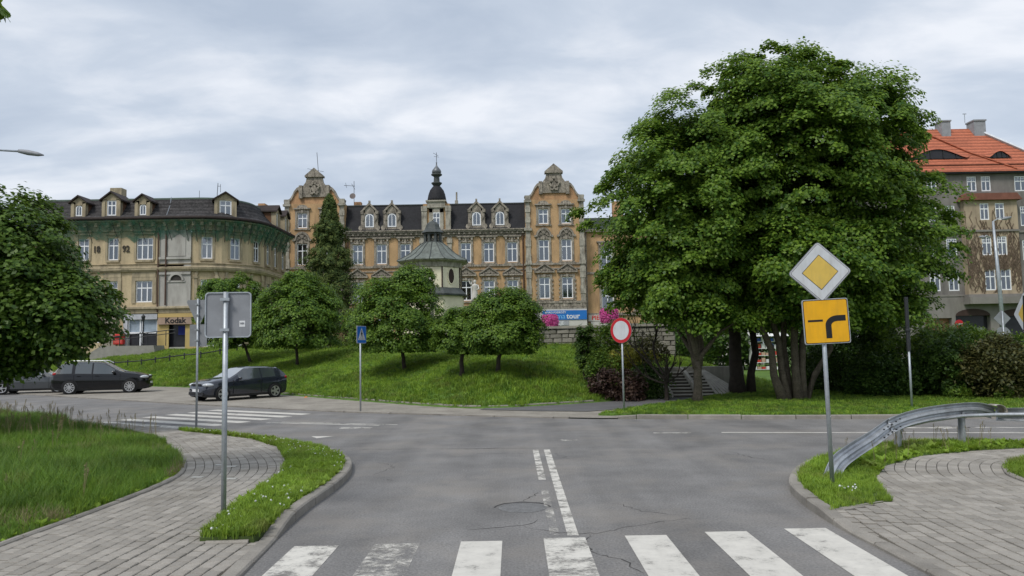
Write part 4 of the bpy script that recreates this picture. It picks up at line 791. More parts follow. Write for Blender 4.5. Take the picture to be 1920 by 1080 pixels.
# grey bay with niche
wall(lb, fronts, -32.2, -29.3, 2.2, 14.3, [(-31.9, -29.7, 2.7, 4.9)], GREYP, -.12, rev=.5)
b = MB()
for i in range(12):
    a0, a1 = PI*i/12, PI*(i+1)/12; b.prism([(-30.6+.52*math.cos(a0), 8.75+.52*math.sin(a0)), (-30.6+.7*math.cos(a0), 8.75+.7*math.sin(a0)), (-30.6+.7*math.cos(a1), 8.75+.7*math.sin(a1)), (-30.6+.52*math.cos(a1), 8.75+.52*math.sin(a1))], -.26, -.1)
b.box(-31.45, -29.8, -.2, -.12, 8.6, 8.74); b.box(-31.4, -29.8, -.17, -.12, 11.0, 12.7); b.box(-32.2, -29.3, -.28, -.12, 10.7, 10.9); b.box(-32.2, -29.3, -.24, -.12, 9.3, 9.5)
part(lb, fronts, 'bay_relief', b, GREYP)
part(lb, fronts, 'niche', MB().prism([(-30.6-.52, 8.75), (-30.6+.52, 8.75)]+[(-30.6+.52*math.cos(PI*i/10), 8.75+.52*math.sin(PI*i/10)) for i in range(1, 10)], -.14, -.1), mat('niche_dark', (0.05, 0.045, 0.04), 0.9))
for ph in (15, 45, 75):        # rounded corner in facets
    a = math.radians(ph); mid = (cx_+R_*math.cos(math.radians(15))*math.sin(a), cy_-R_*math.cos(math.radians(15))*math.cos(a))
    ff = fl @ Matrix.Translation((mid[0], mid[1], 0)) @ Matrix.Rotation(a, 4, 'Z'); hw = R_*math.sin(math.radians(15)); o2 = []
    lwin(ff, 0, 10.76, .98, 2.05, 'T', 'top', o2); lwin(ff, 0, 6.8, 1.0, 2.05, 'T', 'arch', o2); o2.append((-.8, .8, 2.7, 5.2)); window(lb, ff, 0, 2.7, 1.6, 2.5, '3', .18)
    wall(lb, ff, -hw, hw, 2.2, 14.3, o2, YEL, 0)
GREYD = mat('sooty_plaster', (0.2, 0.18, 0.155), 0.9, 0.2, 0.6, stain=(0.1, 0.09, 0.08), stain_amt=0.6)
fs_ = fl @ Matrix.Translation((-24.3, 75, 0)) @ Matrix.Rotation(PI/2, 4, 'Z'); o2 = []
for x in (1.2, 3.6, 6.2): lwin(fs_, x, 10.74, .98, 2.05, 'T', 'top', o2); lwin(fs_, x, 6.82, .98, 2.0, 'T', 'low', o2)
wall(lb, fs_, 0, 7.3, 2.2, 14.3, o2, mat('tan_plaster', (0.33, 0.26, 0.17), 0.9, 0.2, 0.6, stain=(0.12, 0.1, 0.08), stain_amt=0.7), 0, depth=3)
plan = [(x, 70) for x in np.linspace(-44.6, -30, 8)]+[(cx_+R_*math.sin(a), cy_-R_*math.cos(a)) for a in np.linspace(0, PI/2, 13)]+[(-24.3, y) for y in np.linspace(76, 82.3, 5)]
for nm, pr, m in (('string_course', [(0, 9.55), (.18, 9.6), (.3, 9.78), (.34, 9.95), (.12, 10.05), (.12, 10.2), (.2, 10.3), (0, 10.36)], TRIM), ('string_course', [(0, 5.75), (.2, 5.8), (.22, 6.1), (.4, 6.2), (.4, 6.35), (0, 6.45)], TRIM),
                  ('cornice', [(0, 13.3), (.12, 13.4), (.14, 13.95), (.5, 14.1), (.75, 14.2), (.8, 14.4), (0, 14.42)], TRIM), ('gutter', [(.78, 14.28), (.98, 14.32), (1.0, 14.56), (.8, 14.6), (.2, 14.62)], mat('rusty_gutter', (0.035, 0.025, 0.022), .7, .3, 2)),
                  ('roof', [(.85, 14.55), (.3, 14.9), (-.35, 15.6), (-.85, 16.35), (-.95, 16.5)], TILED), ('roof_cap', [(-.9, 16.45), (-1.0, 16.62), (-3.2, 17.0), (-4.6, 17.1)], mat('green_felt', (0.06, 0.085, 0.065), .8, .25, 1))):
    part(lb, fl, nm, sweep(plan, pr), m, nm == 'gutter')
part(lb, fl, 'roof_deck', MB().prismz([(-44.6, 74.4), (-29.3, 74.4), (-28.9, 75), (-28.9, 82.2), (-44.6, 82.2)], 16.7, 17.05), mat('roof_felt', (0.06, 0.06, 0.06)))
b = MB()
for i in range(len(plan)-1):
    p, q = np.array(plan[i]), np.array(plan[i+1]); L = np.linalg.norm(q-p); n_ = max(1, int(round(L/1.15)))
    for k in range(n_):
        c = p+(q-p)*(k+.5)/n_; t_ = (q-p)/L; nr = np.array([t_[1], -t_[0]]); M_ = Matrix(((t_[0], -nr[0], 0, c[0]), (t_[1], -nr[1], 0, c[1]), (0, 0, 1, 0), (0, 0, 0, 1)))
        x = MB(); x.box(-.14, .14, -.62, 0, 13.75, 14.1); x.box(-.12, .12, -.34, 0, 13.35, 13.75); b.add([M_ @ Vector(v_) for v_ in x.v], x.f)
part(lb, fl, 'bracket', b, TRIM, kind='stuff')
# the green safety net, sagging between its ties
npl = []
for i in range(len(plan)-1):
    for k_ in range(6): npl.append(np.array(plan[i])+(np.array(plan[i+1])-np.array(plan[i]))*k_/6)
npl = np.array(npl); t_ = np.gradient(npl, axis=0); t_ /= np.linalg.norm(t_, axis=1)[:, None]; nn_ = np.stack([t_[:, 1], -t_[:, 0]], 1); b = MB(); m_ = 6; vs_ = []
for i, (p, n_) in enumerate(zip(npl, nn_)):
    low = 12.62+.22*math.sin(i*.8)+.15*math.sin(i*1.9)
    for j in range(m_):
        f_ = j/(m_-1); o_ = .98*(1-f_)**1.3+.1+.18*math.sin(i*1.1+j)*f_*(1-f_)*2; vs_.append((p[0]+n_[0]*o_, p[1]+n_[1]*o_, 14.25*(1-f_)+low*f_))
b.add(vs_, [(i*m_+j, i*m_+j+1, (i+1)*m_+j+1, (i+1)*m_+j) for i in range(len(npl)-1) for j in range(m_-1)])
part(lb, fl, 'safety_net', b, netmat('green_net', (0.035, 0.16, 0.11), 0.45), True)
b = MB()
for i in range(3, len(npl)-2, 7): p = npl[i]+nn_[i]*.9; q = npl[i+1]+nn_[i+1]*.1; b.tube([(p[0], p[1], 14.2), (q[0], q[1], 12.3)], .025, 4)
part(lb, fl, 'net_tie', b, G['darkmetal'], kind='stuff')
def dormer_l(fr_, x, w_, h, ww, wh, st, roof_pitch=.75):
    b = MB(); hw = w_/2; op = ww/2
    for s_ in (-1, 1): a, c = sorted((s_*op, s_*hw)); b.box(a, c, -.05, .35, 0, h)
    b.box(-op, op, -.05, .35, 0, .25); b.prism([(-hw, h), (-op, wh+.25), (op, wh+.25), (hw, h), (0, h+hw*roof_pitch)], -.05, .35)
    for s_ in (-1, 1): b.box(s_*(hw-.12)-.14, s_*(hw-.12)+.14, -.14, .0, 0, h*.9)
    o = part(lb, fr_, 'dormer', b, TRIM); o.matrix_local = fr_ @ Matrix.Translation((x, -.5, 14.5))
    b = MB(); b.box(-hw+.02, hw-.02, .35, 2.0, 0, h); o = part(lb, fr_, 'dormer_cheek', b, mat('dormer_brick', (0.16, 0.085, 0.05), .9, .25, 2) if 'dormer_brick' not in bpy.data.materials else bpy.data.materials['dormer_brick']); o.matrix_local = fr_ @ Matrix.Translation((x, -.5, 14.5))
    b = MB(); e_ = .22
    for s_ in (-1, 1):
        P = [(s_*(hw+e_), h-e_*roof_pitch), (s_*(hw+e_), h-e_*roof_pitch+.14), (0, h+hw*roof_pitch+.16), (0, h+hw*roof_pitch+.02)]; b.prism(P if s_ > 0 else P[::-1], -.3, 2.6)
    o = part(lb, fr_, 'dormer_roof', b, bpy.data.materials['rusty_gutter']); o.matrix_local = fr_ @ Matrix.Translation((x, -.5, 14.5))
    window(lb, fr_, x, 14.76, ww, wh, st, -.4)
dormer_l(fronts, -39.45, 1.3, 1.55, .62, 1.0, 'arch'); dormer_l(fronts, -36.45, 1.65, 1.75, .85, 1.42, 'T'); dormer_l(fronts, -33.6, 1.35, 1.58, .62, 1.0, 'arch')
a = math.radians(38); f45 = fl @ Matrix.Translation((cx_+4.85*math.sin(a), cy_-4.85*math.cos(a), 0)) @ Matrix.Rotation(a*.55, 4, 'Z'); dormer_l(f45, -.35, 1.9, 1.75, 1.05, 1.45, 'T', .65)
for x in (2.4, 5.4): dormer_l(fs_, x, 1.4, 1.8, .6, 1.4, 'T')
b = MB(); b.box(-38.5, -37.4, 73, 74, 16.6, 18.1); part(lb, fl, 'chimney', b, TRIM); b = MB(); b.box(-26.4, -25.7, 79.5, 80.5, 16.0, 17.6); part(lb, fl, 'chimney', b, BRICKR)
part(lb, fl, 'antenna', MB().tube([(-28.6, 74, 16.9), (-28.5, 74, 18.6)], .03, 4).tube([(-28.25, 74, 17.7), (-28.25, 74, 18.5)], .02, 4).tube([(-28.5, 74, 18.3), (-28.25, 74, 18.3)], .02, 4), G['darkmetal'])
part(lb, fl, 'antenna', MB().tube([(-30.3, 74, 16.9), (-30.3, 74, 17.9)], .02, 4), G['darkmetal'])
part(lb, fl, 'lightning_rod', MB().tube([(-31.4, 69.35, 14.6), (-31.6, 70.6, 15.9), (-31.7, 71.0, 16.7)], .03, 4), G['galv'])
for x in (-32.25, -31.55): part(lb, fronts, 'downpipe', MB().tube([(x, -.25, 13.6), (x, -.25, 5.9 if x < -32 else 6.5)], .075, 6), bpy.data.materials['rusty_pipe'])
for t_, x in (('18', -38.0), ('92', -35.3)): o = linkmesh('year_numeral', text_mesh(t_, .85, .03, True, .8), mat('numeral_dark', (0.06, 0.05, 0.04), .8) if 'numeral_dark' not in bpy.data.materials else bpy.data.materials['numeral_dark'], lb); put(o, fronts, x, -.05, 11.72)
# ground floor shops
b = MB(); b.box(-37.5, -35.9, -.25, 0, 5.2, 5.75); b.box(-37.2, -36.0, -.18, 0, 2.3, 5.2); part(lb, fronts, 'pier', b, mat('rusticated_grey', (0.3, 0.27, 0.22), .9, .2, 1))
b = MB(); b.box(-35.35, -32.3, -.14, 0, 5.25, 5.75); b.box(-35.35, -35.0, -.14, 0, 2.4, 5.25); part(lb, fronts, 'shop_front', b, mat('pale_blue_grey', (0.46, 0.47, 0.5), .8))
DGL = mat('shop_glass_dark', (0.03, 0.03, 0.035), .15); WGL = mat('shop_glass_frosted', (0.3, 0.36, 0.42), .3)
b = MB(); b.box(-35.0, -32.35, .16, .2, 2.7, 4.0); part(lb, fronts, 'shop_window', b, DGL); b = MB(); b.box(-35.0, -32.35, .16, .2, 4.06, 5.25); part(lb, fronts, 'shop_window', b, WGL)
b = MB()
for x in (-35.0, -33.95, -33.75, -32.4): b.box(x, x+.1, .05, .15, 2.7, 5.25)
b.box(-35.0, -32.35, .05, .15, 3.98, 4.12); part(lb, fronts, 'shop_frame', b, G['frame'])
YSH = mat('shop_yellow', (0.5, 0.37, 0.15), .8, .1, 1)
b = MB(); b.box(-32.2, -31.2, -.2, -.1, 2.3, 4.9); b.box(-29.7, -28.6, -.2, .5, 2.3, 4.9); b.box(-32.2, -28.6, -.22, -.1, 5.4, 5.75); part(lb, fronts, 'shop_front', b, YSH)
b = MB(); b.box(-31.9, -29.7, .3, .4, 2.3, 4.9); part(lb, fronts, 'shop_window', b, DGL); b = MB(); b.box(-30.5, -29.8, .2, .28, 3.8, 4.6); part(lb, fronts, 'poster', b, mat('poster_blue', (0.03, 0.04, 0.2)))
ks = thing('shop_sign', 'brownish pink awning sign lettered Kodak over the yellow shop doorway', 'sign', (-30.6, 69.55, 4.75))
MB().prism([(-1.55, 0), (1.6, 0), (1.5, .62), (-1.45, .62)], 0, .2).build('panel', mat('sign_pinkbrown', (0.36, 0.26, 0.2), .7), ks); lettering(ks, 'Kodak', .72, .1, -.02, .33, G['black'], True)
pb = thing('post_box', 'red wall letter box beside the dark doorway of the corner house', 'post box', (-35.55, 69.5, 3.0))
RB = mat('post_red', (0.55, 0.04, 0.035), .5); MB().box(-.45, .45, -.2, .25, .0, .95).build('case', RB, pb, bevel=.05); MB().box(-.35, .35, -.26, -.2, .62, .74).build('slot', G['black'], pb); MB().box(-.36, .36, -.22, -.2, .15, .5).build('door', mat('post_red_light', (0.62, 0.1, 0.08), .5), pb)
rp_ = thing('ramp', 'grey concrete access ramp with black railing before the corner house', 'ramp', (-33.6, 66.5, 2.2))
MB().prism([(-2.9, -.6), (2.8, -.6), (2.6, .65), (-2.0, .65), (-2.9, .1)], 0, 2.0).build('wall', mat('ramp_concrete', (0.28, 0.27, 0.24), .9, .15, 2), rp_)
b = MB()
for x in np.linspace(-2.0, 4.4, 9): b.tube([(x, .1, .6), (x, .1, 1.55+.1*x)], .035, 5)
b.tube([(-2.0, .1, 1.35), (4.4, .1, 2.0)], .04, 5); b.tube([(-2.0, .1, 1.05), (4.4, .1, 1.7)], .035, 5); b.build('railing', G['darkmetal'], rp_)
# ---------------------------------------------------------------- right building
rb = thing('apartment_house', 'sooty grey apartment house with red tiled roof and a vine covered bay', 'building', (50, 80, 0)); fR = Matrix.Translation((-50, 0, 0))
RG = mat('sooty_render', (0.21, 0.195, 0.18), 0.9, 0.2, 0.5, 0.2, 8, stain=(0.075, 0.068, 0.065), stain_amt=0.6, stain_scale=0.6); RBE = mat('beige_render', (0.4, 0.32, 0.225), 0.9, 0.15, 0.5, stain=(0.15, 0.12, 0.095), stain_amt=0.6); RGL = mat('grey_base_render', (0.23, 0.215, 0.195), 0.9, 0.15, 0.6, stain=(0.13, 0.115, 0.1), stain_amt=0.5)
REDT = mat('red_roof_tiles', (0.43, 0.135, 0.075), 0.75, 0.14, 0.5, 0, fine=0.16, bscale=5); tile_rows(REDT); REDT.node_tree.nodes['Wave Texture'].inputs['Scale'].default_value = 0.75
def rwin(lst, x0, x1, z0, z1, y=0, st='S', dark=None): window(rb, fR, (x0+x1)/2, z0, x1-x0, z1-z0, st, y+.14, dark); lst.append((x0, x1, z0, z1))
o1 = []
for x0 in (40.6, 43.6, 45.55): rwin(o1, x0, x0+1.1, 7.2, 9.3, dark=True); rwin(o1, x0, x0+1.1, 10.8, 12.7); rwin(o1, x0, x0+1.1, 14.5, 16.2)
for x0 in (48.1, 49.6, 43.9, 41.0): rwin(o1, x0, x0+1.0, 17.65, 19.25, dark=False)
rwin(o1, 53.1, 54.5, 17.6, 19.2, dark=False)
for x0 in (53.5, 56.5): rwin(o1, x0, x0+1.3, 13.9, 16.0); rwin(o1, x0, x0+1.3, 10.3, 12.4); rwin(o1, x0, x0+1.3, 6.9, 9.0)
rwin(o1, 56.5, 57.8, 17.6, 19.2)
wall(rb, fR, 38, 62, 6.75, 19.6, o1, RG, 0, depth=10)
arches = [(46.0, 49.6, 5.3), (50.5, 54.0, 5.2), (42.8, 45.6, 5.1)]
wall(rb, fR, 38, 62, -.2, 6.75, [(a, c, -.2, z-.7) for a, c, z in arches], RGL, -.1, rev=.7)
for a, c, z in arches:
    hw = (c-a)/2; xc = (a+c)/2; P = [(a, z-.72), (a, z-.7)]+[(xc-hw*math.cos(PI*i/10), z-.7+.7*math.sin(PI*i/10)) for i in range(1, 10)]+[(c, z-.7), (c, z-.72)]
    part(rb, fR, 'arch', MB().prism(P[::-1], -.13, -.1), DARKW if a > 45 else RGL)
    b = MB(); b.box(a, c, .5, .56, -.2, z-.6); part(rb, fR, 'shop_window', b, DGL if a > 45 else mat('graffiti_orange', (0.3, 0.16, 0.09), .8, .5, 1.2))
b = MB(); b.box(46.6, 49.3, .4, .48, 2.9, 3.35); part(rb, fR, 'shop_band', b, mat('band_grey', (0.3, 0.33, 0.3)))
o3 = []
for x0 in (48.85, 50.45): rwin(o3, x0, x0+.95, 14.5, 16.25, -.7, 'T', True); rwin(o3, x0, x0+1.0, 10.8, 12.75, -.7, 'S', True); rwin(o3, x0+.1, x0+1.2, 7.15, 9.3, -.7, 'T', True)
wall(rb, fR, 47.2, 52.75, 6.7, 16.6, o3, RBE, -.7, depth=.7)
b = MB(); b.prism([(46.8, 16.55), (53.1, 16.55), (52.6, 17.25), (47.3, 17.25)], -1.1, 0); part(rb, fR, 'bay_roof', b, mat('brown_tiles', (0.2, 0.085, 0.06), .85, .25, 1, fine=.2))
b = MB(); b.box(38, 62, -.12, 0, 13.2, 13.4); b.box(47.1, 52.85, -.84, 0, 13.25, 13.45); b.box(47.0, 53.0, -.95, 0, 6.45, 6.75); b.box(46.9, 55.5, -1.3, -.1, 5.75, 6.45); b.box(38, 62, -.16, 0, 6.6, 6.8); part(rb, fR, 'ledge', b, RGL)
b = MB(); b.box(38, 62, -.5, .1, 19.5, 19.72); part(rb, fR, 'gutter', b, G['darkmetal'])
part(rb, fR, 'roof', MB().add([(36, -.6, 19.65), (58.2, -.6, 19.65), (51.9, 5.0, 25.75), (36, 5.0, 25.75), (51.9, 10, 20), (36, 10, 20), (58.2, 10, 19.65)], [(0, 1, 2, 3), (3, 2, 4, 5), (1, 6, 4, 2)]), REDT)
b = MB(); b.tube([(58.3, -.6, 19.8), (51.9, 5.0, 25.92)], .2, 6); part(rb, fR, 'hip_flashing', b, G['galv'])
b = MB(); b.tube([(43.0, 4.2, 25.05), (46.6, 4.1, 24.95), (49.5, 1.7, 22.28), (53.2, -.45, 19.9)], .1, 6); part(rb, fR, 'hip_ridge', b, REDT)
b = MB(); b.box(36, 57.2, .05, .15, 20.48, 20.56); part(rb, fR, 'snow_guard', b, mat('brown_iron', (0.12, 0.04, 0.025)))
for xc, hw, hh in ((45.6, 2.5, .95), (52.3, .95, .65)):
    zb = 21.45; yb = (zb-19.65)/6.1*5.6-.6; n = 16; b = MB(); F0 = []; F1 = []
    for i in range(n+1):
        f_ = i/n*2-1; z = hh*math.cos(f_*PI/2)**1.3 if abs(f_) < 1 else 0; F0.append((xc+f_*hw*1.25, yb-.35, zb+z)); F1.append((xc+f_*hw*1.7, yb+(z+.6)/6.1*5.6*1.1, zb+z*1.05+.5))
    b.add(F0+F1, [(i, i+1, n+2+i, n+1+i) for i in range(n)]); part(rb, fR, 'eyebrow_dormer', b, REDT, True)
    part(rb, fR, 'dormer_window', MB().add([(p[0], yb-.2, p[2]-.06) for p in F0]+[(p[0], yb-.2, zb-.05) for p in F0], [(n+1+i, n+2+i, i+1, i) for i in range(n)]), DGL)
    for i in range(-1, 3): part(rb, fR, 'dormer_bar', MB().box(xc+(i-.5)*hw*.55-.05, xc+(i-.5)*hw*.55+.05, yb-.28, yb-.2, zb, zb+hh*math.cos((i-.5)*.55/1.25*PI/2)-.08), G['darkmetal'])
for x, m in ((48.6, 1), (52.2, 1.6)): b = MB(); b.box(x-.5, x+.5*m, 4.0, 5.4, 24.0, 26.35); b.box(x-.58, x+.5*m+.08, 3.9, 5.5, 26.35, 26.5); part(rb, fR, 'chimney', b, mat('chimney_grey', (0.3, 0.31, 0.33), .8) if 'chimney_grey' not in bpy.data.materials else bpy.data.materials['chimney_grey'])
part(rb, fR, 'antenna', MB().tube([(51.2, 4.8, 26.4), (51.2, 4.8, 27.4)], .04, 5).tube([(51.0, 4.8, 27.4), (51.4, 4.8, 27.4)], .05, 5), G['galv'])
b = MB(); r = random.Random(5)
for i in range(150):
    x, z = r.uniform(47.3, 52.6), r.uniform(6.8, 9); p = [(x, -.73, z)]; top = r.uniform(9.5, 13.6) if r.random() < .85 else r.uniform(13.5, 16)
    while p[-1][2] < top: p.append((min(52.7, max(47.25, p[-1][0]+r.uniform(-.35, .35))), -.72-r.random()*.06, p[-1][2]+r.uniform(.25, .7)))
    for q, s_ in zip(p[:-1], p[1:]):
        if any(o[0]-.05 < (q[0]+s_[0])/2 < o[1]+.05 and o[2]-.05 < (q[2]+s_[2])/2 < o[3]+.05 for o in o3): continue
        b.tube([q, s_], .035, 3, False)
part(rb, fR, 'dead_vine', b, mat('vine_brown', (0.17, 0.125, 0.09), .9, .3, 2), kind='stuff')
# ---------------------------------------------------------------- chapel
ch = thing('chapel', 'octagonal cream chapel with bell shaped copper roof and dark lantern', 'chapel', (-7.38, 72, 2.6))
oc = PI/8
MB().lathe([(2.75, 5.0), (2.75, 7.45)], 8, rot=oc).build('wall', CREAM, ch); MB().lathe([(3.0, 0), (3.0, 4.5)], 8, rot=oc).build('base_wall', CREAM, ch)
MB().lathe([(3.35, 4.35), (3.4, 4.5), (2.85, 5.05), (2.75, 5.1)], 8, rot=oc).build('skirt_roof', COPPERD, ch)
MB().lathe([(2.75, 6.95), (2.85, 7.0), (2.95, 7.4), (3.35, 7.55), (3.4, 7.66)], 8, rot=oc).build('cornice', STONEL, ch)
RP = [(3.5, 7.64), (3.4, 7.75), (2.9, 7.98), (2.35, 8.3), (1.9, 8.7), (1.5, 9.05), (1.1, 9.35), (.85, 9.5)]
MB().lathe(RP, 8, rot=oc).build('roof', COPPER, ch)
for k_ in range(16):
    a = oc+2*PI*k_/16; c_ = math.cos(PI/8)/math.cos(((k_ % 2))*PI/8) if k_ % 2 == 0 else math.cos(PI/8)
    sc_ = 1.0 if k_ % 2 == 0 else math.cos(PI/8)
    MB().tube([(r_*sc_*math.cos(a), r_*sc_*math.sin(a), z+.02) for r_, z in RP], .045, 4).build('roof_seam', COPPERD, ch)
b = MB()
for k_ in range(8):
    a = oc+2*PI*k_/8; b.tube([(.74*math.cos(a), .74*math.sin(a), 9.45), (.74*math.cos(a), .74*math.sin(a), 10.4)], .14, 6)
b.lathe([(.9, 9.4), (.9, 9.55)], 8, rot=oc).lathe([(.86, 10.25), (.86, 10.45)], 8, rot=oc); b.build('lantern', COPPERD, ch); MB().lathe([(.12, 9.5), (.2, 9.7), (.15, 9.95)], 8).build('bell', STONEL, ch)
MB().lathe([(1.12, 10.4), (1.05, 10.5), (.8, 10.72), (.7, 10.95), (.62, 11.2), (.42, 11.42), (.18, 11.54), (.05, 11.6)], 8, rot=oc).build('lantern_roof', COPPERD, ch)
MB().tube([(0, 0, 11.5), (0, 0, 12.4)], .03, 5).tube([(-.25, 0, 12.15), (.25, 0, 12.15)], .025, 4).lathe([(.03, 11.6), (.11, 11.7), (.03, 11.8)], 8).build('cross', STONEL, ch)
for k_ in range(8):
    a = 2*PI*k_/8; R0 = 2.75*math.cos(PI/8); M_ = Matrix.Rotation(a, 4, 'Z') @ Matrix.Translation((0, -R0, 6.15))
    MB().prism([(.33*math.cos(2*PI*i/20), .68*math.sin(2*PI*i/20)) for i in range(20)], -.03, .05).tf(M_).build('oval_window', DARKW, ch)
    b = MB(); n = 20; b.add([(c_[0]*math.cos(2*PI*i/n), c_[2], c_[1]*math.sin(2*PI*i/n)) for c_ in ((.33, .68, -.07), (.42, .77, -.07), (.42, .77, .0)) for i in range(n)], [(j*n+i, j*n+(i+1) % n, (j+1)*n+(i+1) % n, (j+1)*n+i) for j in range(2) for i in range(n)]); b.tf(M_).build('window_frame', CREAM, ch)
    a = oc+2*PI*k_/8; MB().tube([(2.78*math.cos(a), 2.78*math.sin(a), 5.0), (2.78*math.cos(a), 2.78*math.sin(a), 7.5)], .07, 5).build('corner_pipe', DARKW, ch)
# statues on columns beside the chapel
def statue(x, y, zt, label):
    r_ = thing('statue', label, 'statue', (x, y, 2.6)); h = zt-2.6
    MB().box(-.5, .5, -.5, .5, 0, 1.2).lathe([(.28, 1.2), (.24, h-1.9), (.36, h-1.75)], 12).build('column', STONEL, r_)
    b = MB().lathe([(.3, h-1.76), (.28, h-1.5), (.22, h-1.0), (.2, h-.75), (.27, h-.5), (.24, h-.38), (.08, h-.32), (.075, h-.27), (.12, h-.2), (.13, h-.1), (.08, h), (.02, h+.03)], 10)
    b.tube([(.24, 0, h-.45), (.34, -.12, h-.75), (.15, -.28, h-.85)], [.08, .07, .05], 6).tube([(-.24, 0, h-.45), (-.42, -.05, h-.25), (-.5, -.08, h+.05)], [.08, .065, .045], 6)
    b.build('figure', mat('pale_stone', (0.55, 0.53, 0.48), .8) if 'pale_stone' not in bpy.data.materials else bpy.data.materials['pale_stone'], r_, True)
statue(-6.6, 62, 7.9, 'pale stone statue on a column in front of the chapel'); statue(-3.1, 64, 7.8, 'pale stone statue on a column right of the chapel')
# ================================================================== VEGETATION
MAPLE = np.array([(0, -.5, 0), (.22, -.22, .03), (.52, -.08, .0), (.2, .08, .05), (0, .58, -.04), (-.2, .08, .05), (-.52, -.08, .0), (-.22, -.22, .03)], float)
LEAF4 = np.array([(0, -.5, 0), (.42, -.05, .06), (0, .58, -.05), (-.42, -.05, .06)], float)
OVAL = np.array([(0, -.5, 0), (.27, 0, .05), (0, .55, -.03), (-.27, 0, .05)], float)
NEEDLE = np.array([(0, -.5, 0), (.13, -.05, .02), (0, .6, 0), (-.13, -.05, .02)], float)
def leaves(name, C, Nn, size, shape, m, parent):
    n = len(C); Nn = Nn/(np.linalg.norm(Nn, axis=1)[:, None]+1e-9); t = rng.normal(size=(n, 3)); t -= (t*Nn).sum(1)[:, None]*Nn; t /= np.linalg.norm(t, axis=1)[:, None]+1e-9; bt = np.cross(Nn, t); k_ = len(shape)
    V = C[:, None, :]+size[:, None, None]*(shape[None, :, 0, None]*t[:, None, :]+shape[None, :, 1, None]*bt[:, None, :]+shape[None, :, 2, None]*Nn[:, None, :])
    me = bpy.data.meshes.new(name); me.vertices.add(n*k_); me.vertices.foreach_set('co', V.astype(np.float32).ravel()); me.loops.add(n*k_); me.loops.foreach_set('vertex_index', np.arange(n*k_, dtype=np.int32)); me.polygons.add(n)
    me.polygons.foreach_set('loop_start', np.arange(0, n*k_, k_, dtype=np.int32)); me.polygons.foreach_set('loop_total', np.full(n, k_, np.int32)); me.update(calc_edges=True); me.validate()
    o = linkmesh(name, me, m, parent); o['kind'] = 'stuff'; return o
def crown_pts(ells, nclus, per, pad, inner=0.45, flat_=0.34, zmin=None, rough=0.16, up=0.9, out=0.7, sprig=.1):
    vol = np.array([e_[1][0]*e_[1][1]*e_[1][2] for e_ in ells])**(2/3); pick = rng.choice(len(ells), nclus, p=vol/vol.sum()); cen = np.array([e_[0] for e_ in ells], float)[pick]; rad = np.array([e_[1] for e_ in ells], float)[pick]
    d = rng.normal(size=(nclus, 3)); d /= np.linalg.norm(d, axis=1)[:, None]
    lump = 1+rough*np.sin(d[:, 0]*5+pick)*np.sin(d[:, 1]*4.3+2*pick)+rough*.7*np.sin(d[:, 2]*7+d[:, 0]*6)
    r = (inner+(1-inner)*rng.random(nclus)**.45)*lump; K = cen+d*rad*r[:, None]
    spr = rng.random(nclus) < sprig; K = np.where(spr[:, None], cen+d*rad*(.98+.2*rng.random(nclus)**1.5)[:, None], K)
    if zmin is not None:
        ok = K[:, 2] > zmin+rng.uniform(-.3, .3, nclus); K, d, spr = K[ok], d[ok], spr[ok]
    m = len(K); sz = pad*rng.uniform(.65, 1.25, m)*np.where(spr, .6, 1)
    a = rng.uniform(0, 2*PI, (m, per)); rr = np.sqrt(rng.random((m, per))); x = rr*np.cos(a); y = rr*np.sin(a); z = rng.normal(0, .3, (m, per))-.55*rr**2
    tilt = d[:, None, :2]
    z = z*flat_*2-.35*(x*tilt[:, :, 0]+y*tilt[:, :, 1])
    P = K[:, None, :]+sz[:, None, None]*np.stack([x, y, z], 2)
    N_ = np.zeros((m, per, 3)); N_[:, :, 2] = up; N_[:, :, 0] = x*.6; N_[:, :, 1] = y*.6; N_ += out*d[:, None, :]; N_ += rng.normal(0, .42, N_.shape)
    return K, P.reshape(-1, 3), N_.reshape(-1, 3)
def limbs(b, base, K, r0, n, split):
    """curved limbs from the split point to some of the clump centres"""
    idx = rng.choice(len(K), min(n, len(K)), replace=False); s_ = Vector(split)
    for i in idx:
        e_ = Vector(K[i]); mid = s_.lerp(e_, .5)+Vector((0, 0, .12*(e_-s_).length)); b.tube([s_, s_.lerp(mid, .5), mid, e_.lerp(mid, .3), e_], [r0*.6, r0*.42, r0*.28, r0*.17, r0*.06], 5, False)
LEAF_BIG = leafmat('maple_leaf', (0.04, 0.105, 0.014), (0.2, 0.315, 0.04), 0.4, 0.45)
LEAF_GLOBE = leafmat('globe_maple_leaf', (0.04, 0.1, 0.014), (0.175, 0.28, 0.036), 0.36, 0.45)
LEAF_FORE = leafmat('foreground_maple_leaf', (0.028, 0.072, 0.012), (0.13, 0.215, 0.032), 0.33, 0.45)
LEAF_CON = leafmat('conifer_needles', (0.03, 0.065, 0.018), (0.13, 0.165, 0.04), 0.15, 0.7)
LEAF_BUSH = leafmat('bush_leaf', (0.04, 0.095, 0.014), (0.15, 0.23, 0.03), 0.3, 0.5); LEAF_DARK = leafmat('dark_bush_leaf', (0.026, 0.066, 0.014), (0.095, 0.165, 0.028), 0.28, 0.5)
LEAF_RED = leafmat('barberry_leaf', (0.035, 0.018, 0.017), (0.08, 0.05, 0.034), 0.2, 0.5); LEAF_YEL = leafmat('golden_leaf', (0.16, 0.17, 0.025), (0.33, 0.31, 0.05), 0.3, 0.5); LEAF_BROWN = leafmat('brownish_hedge_leaf', (0.045, 0.058, 0.02), (0.12, 0.115, 0.035), 0.25, 0.5)
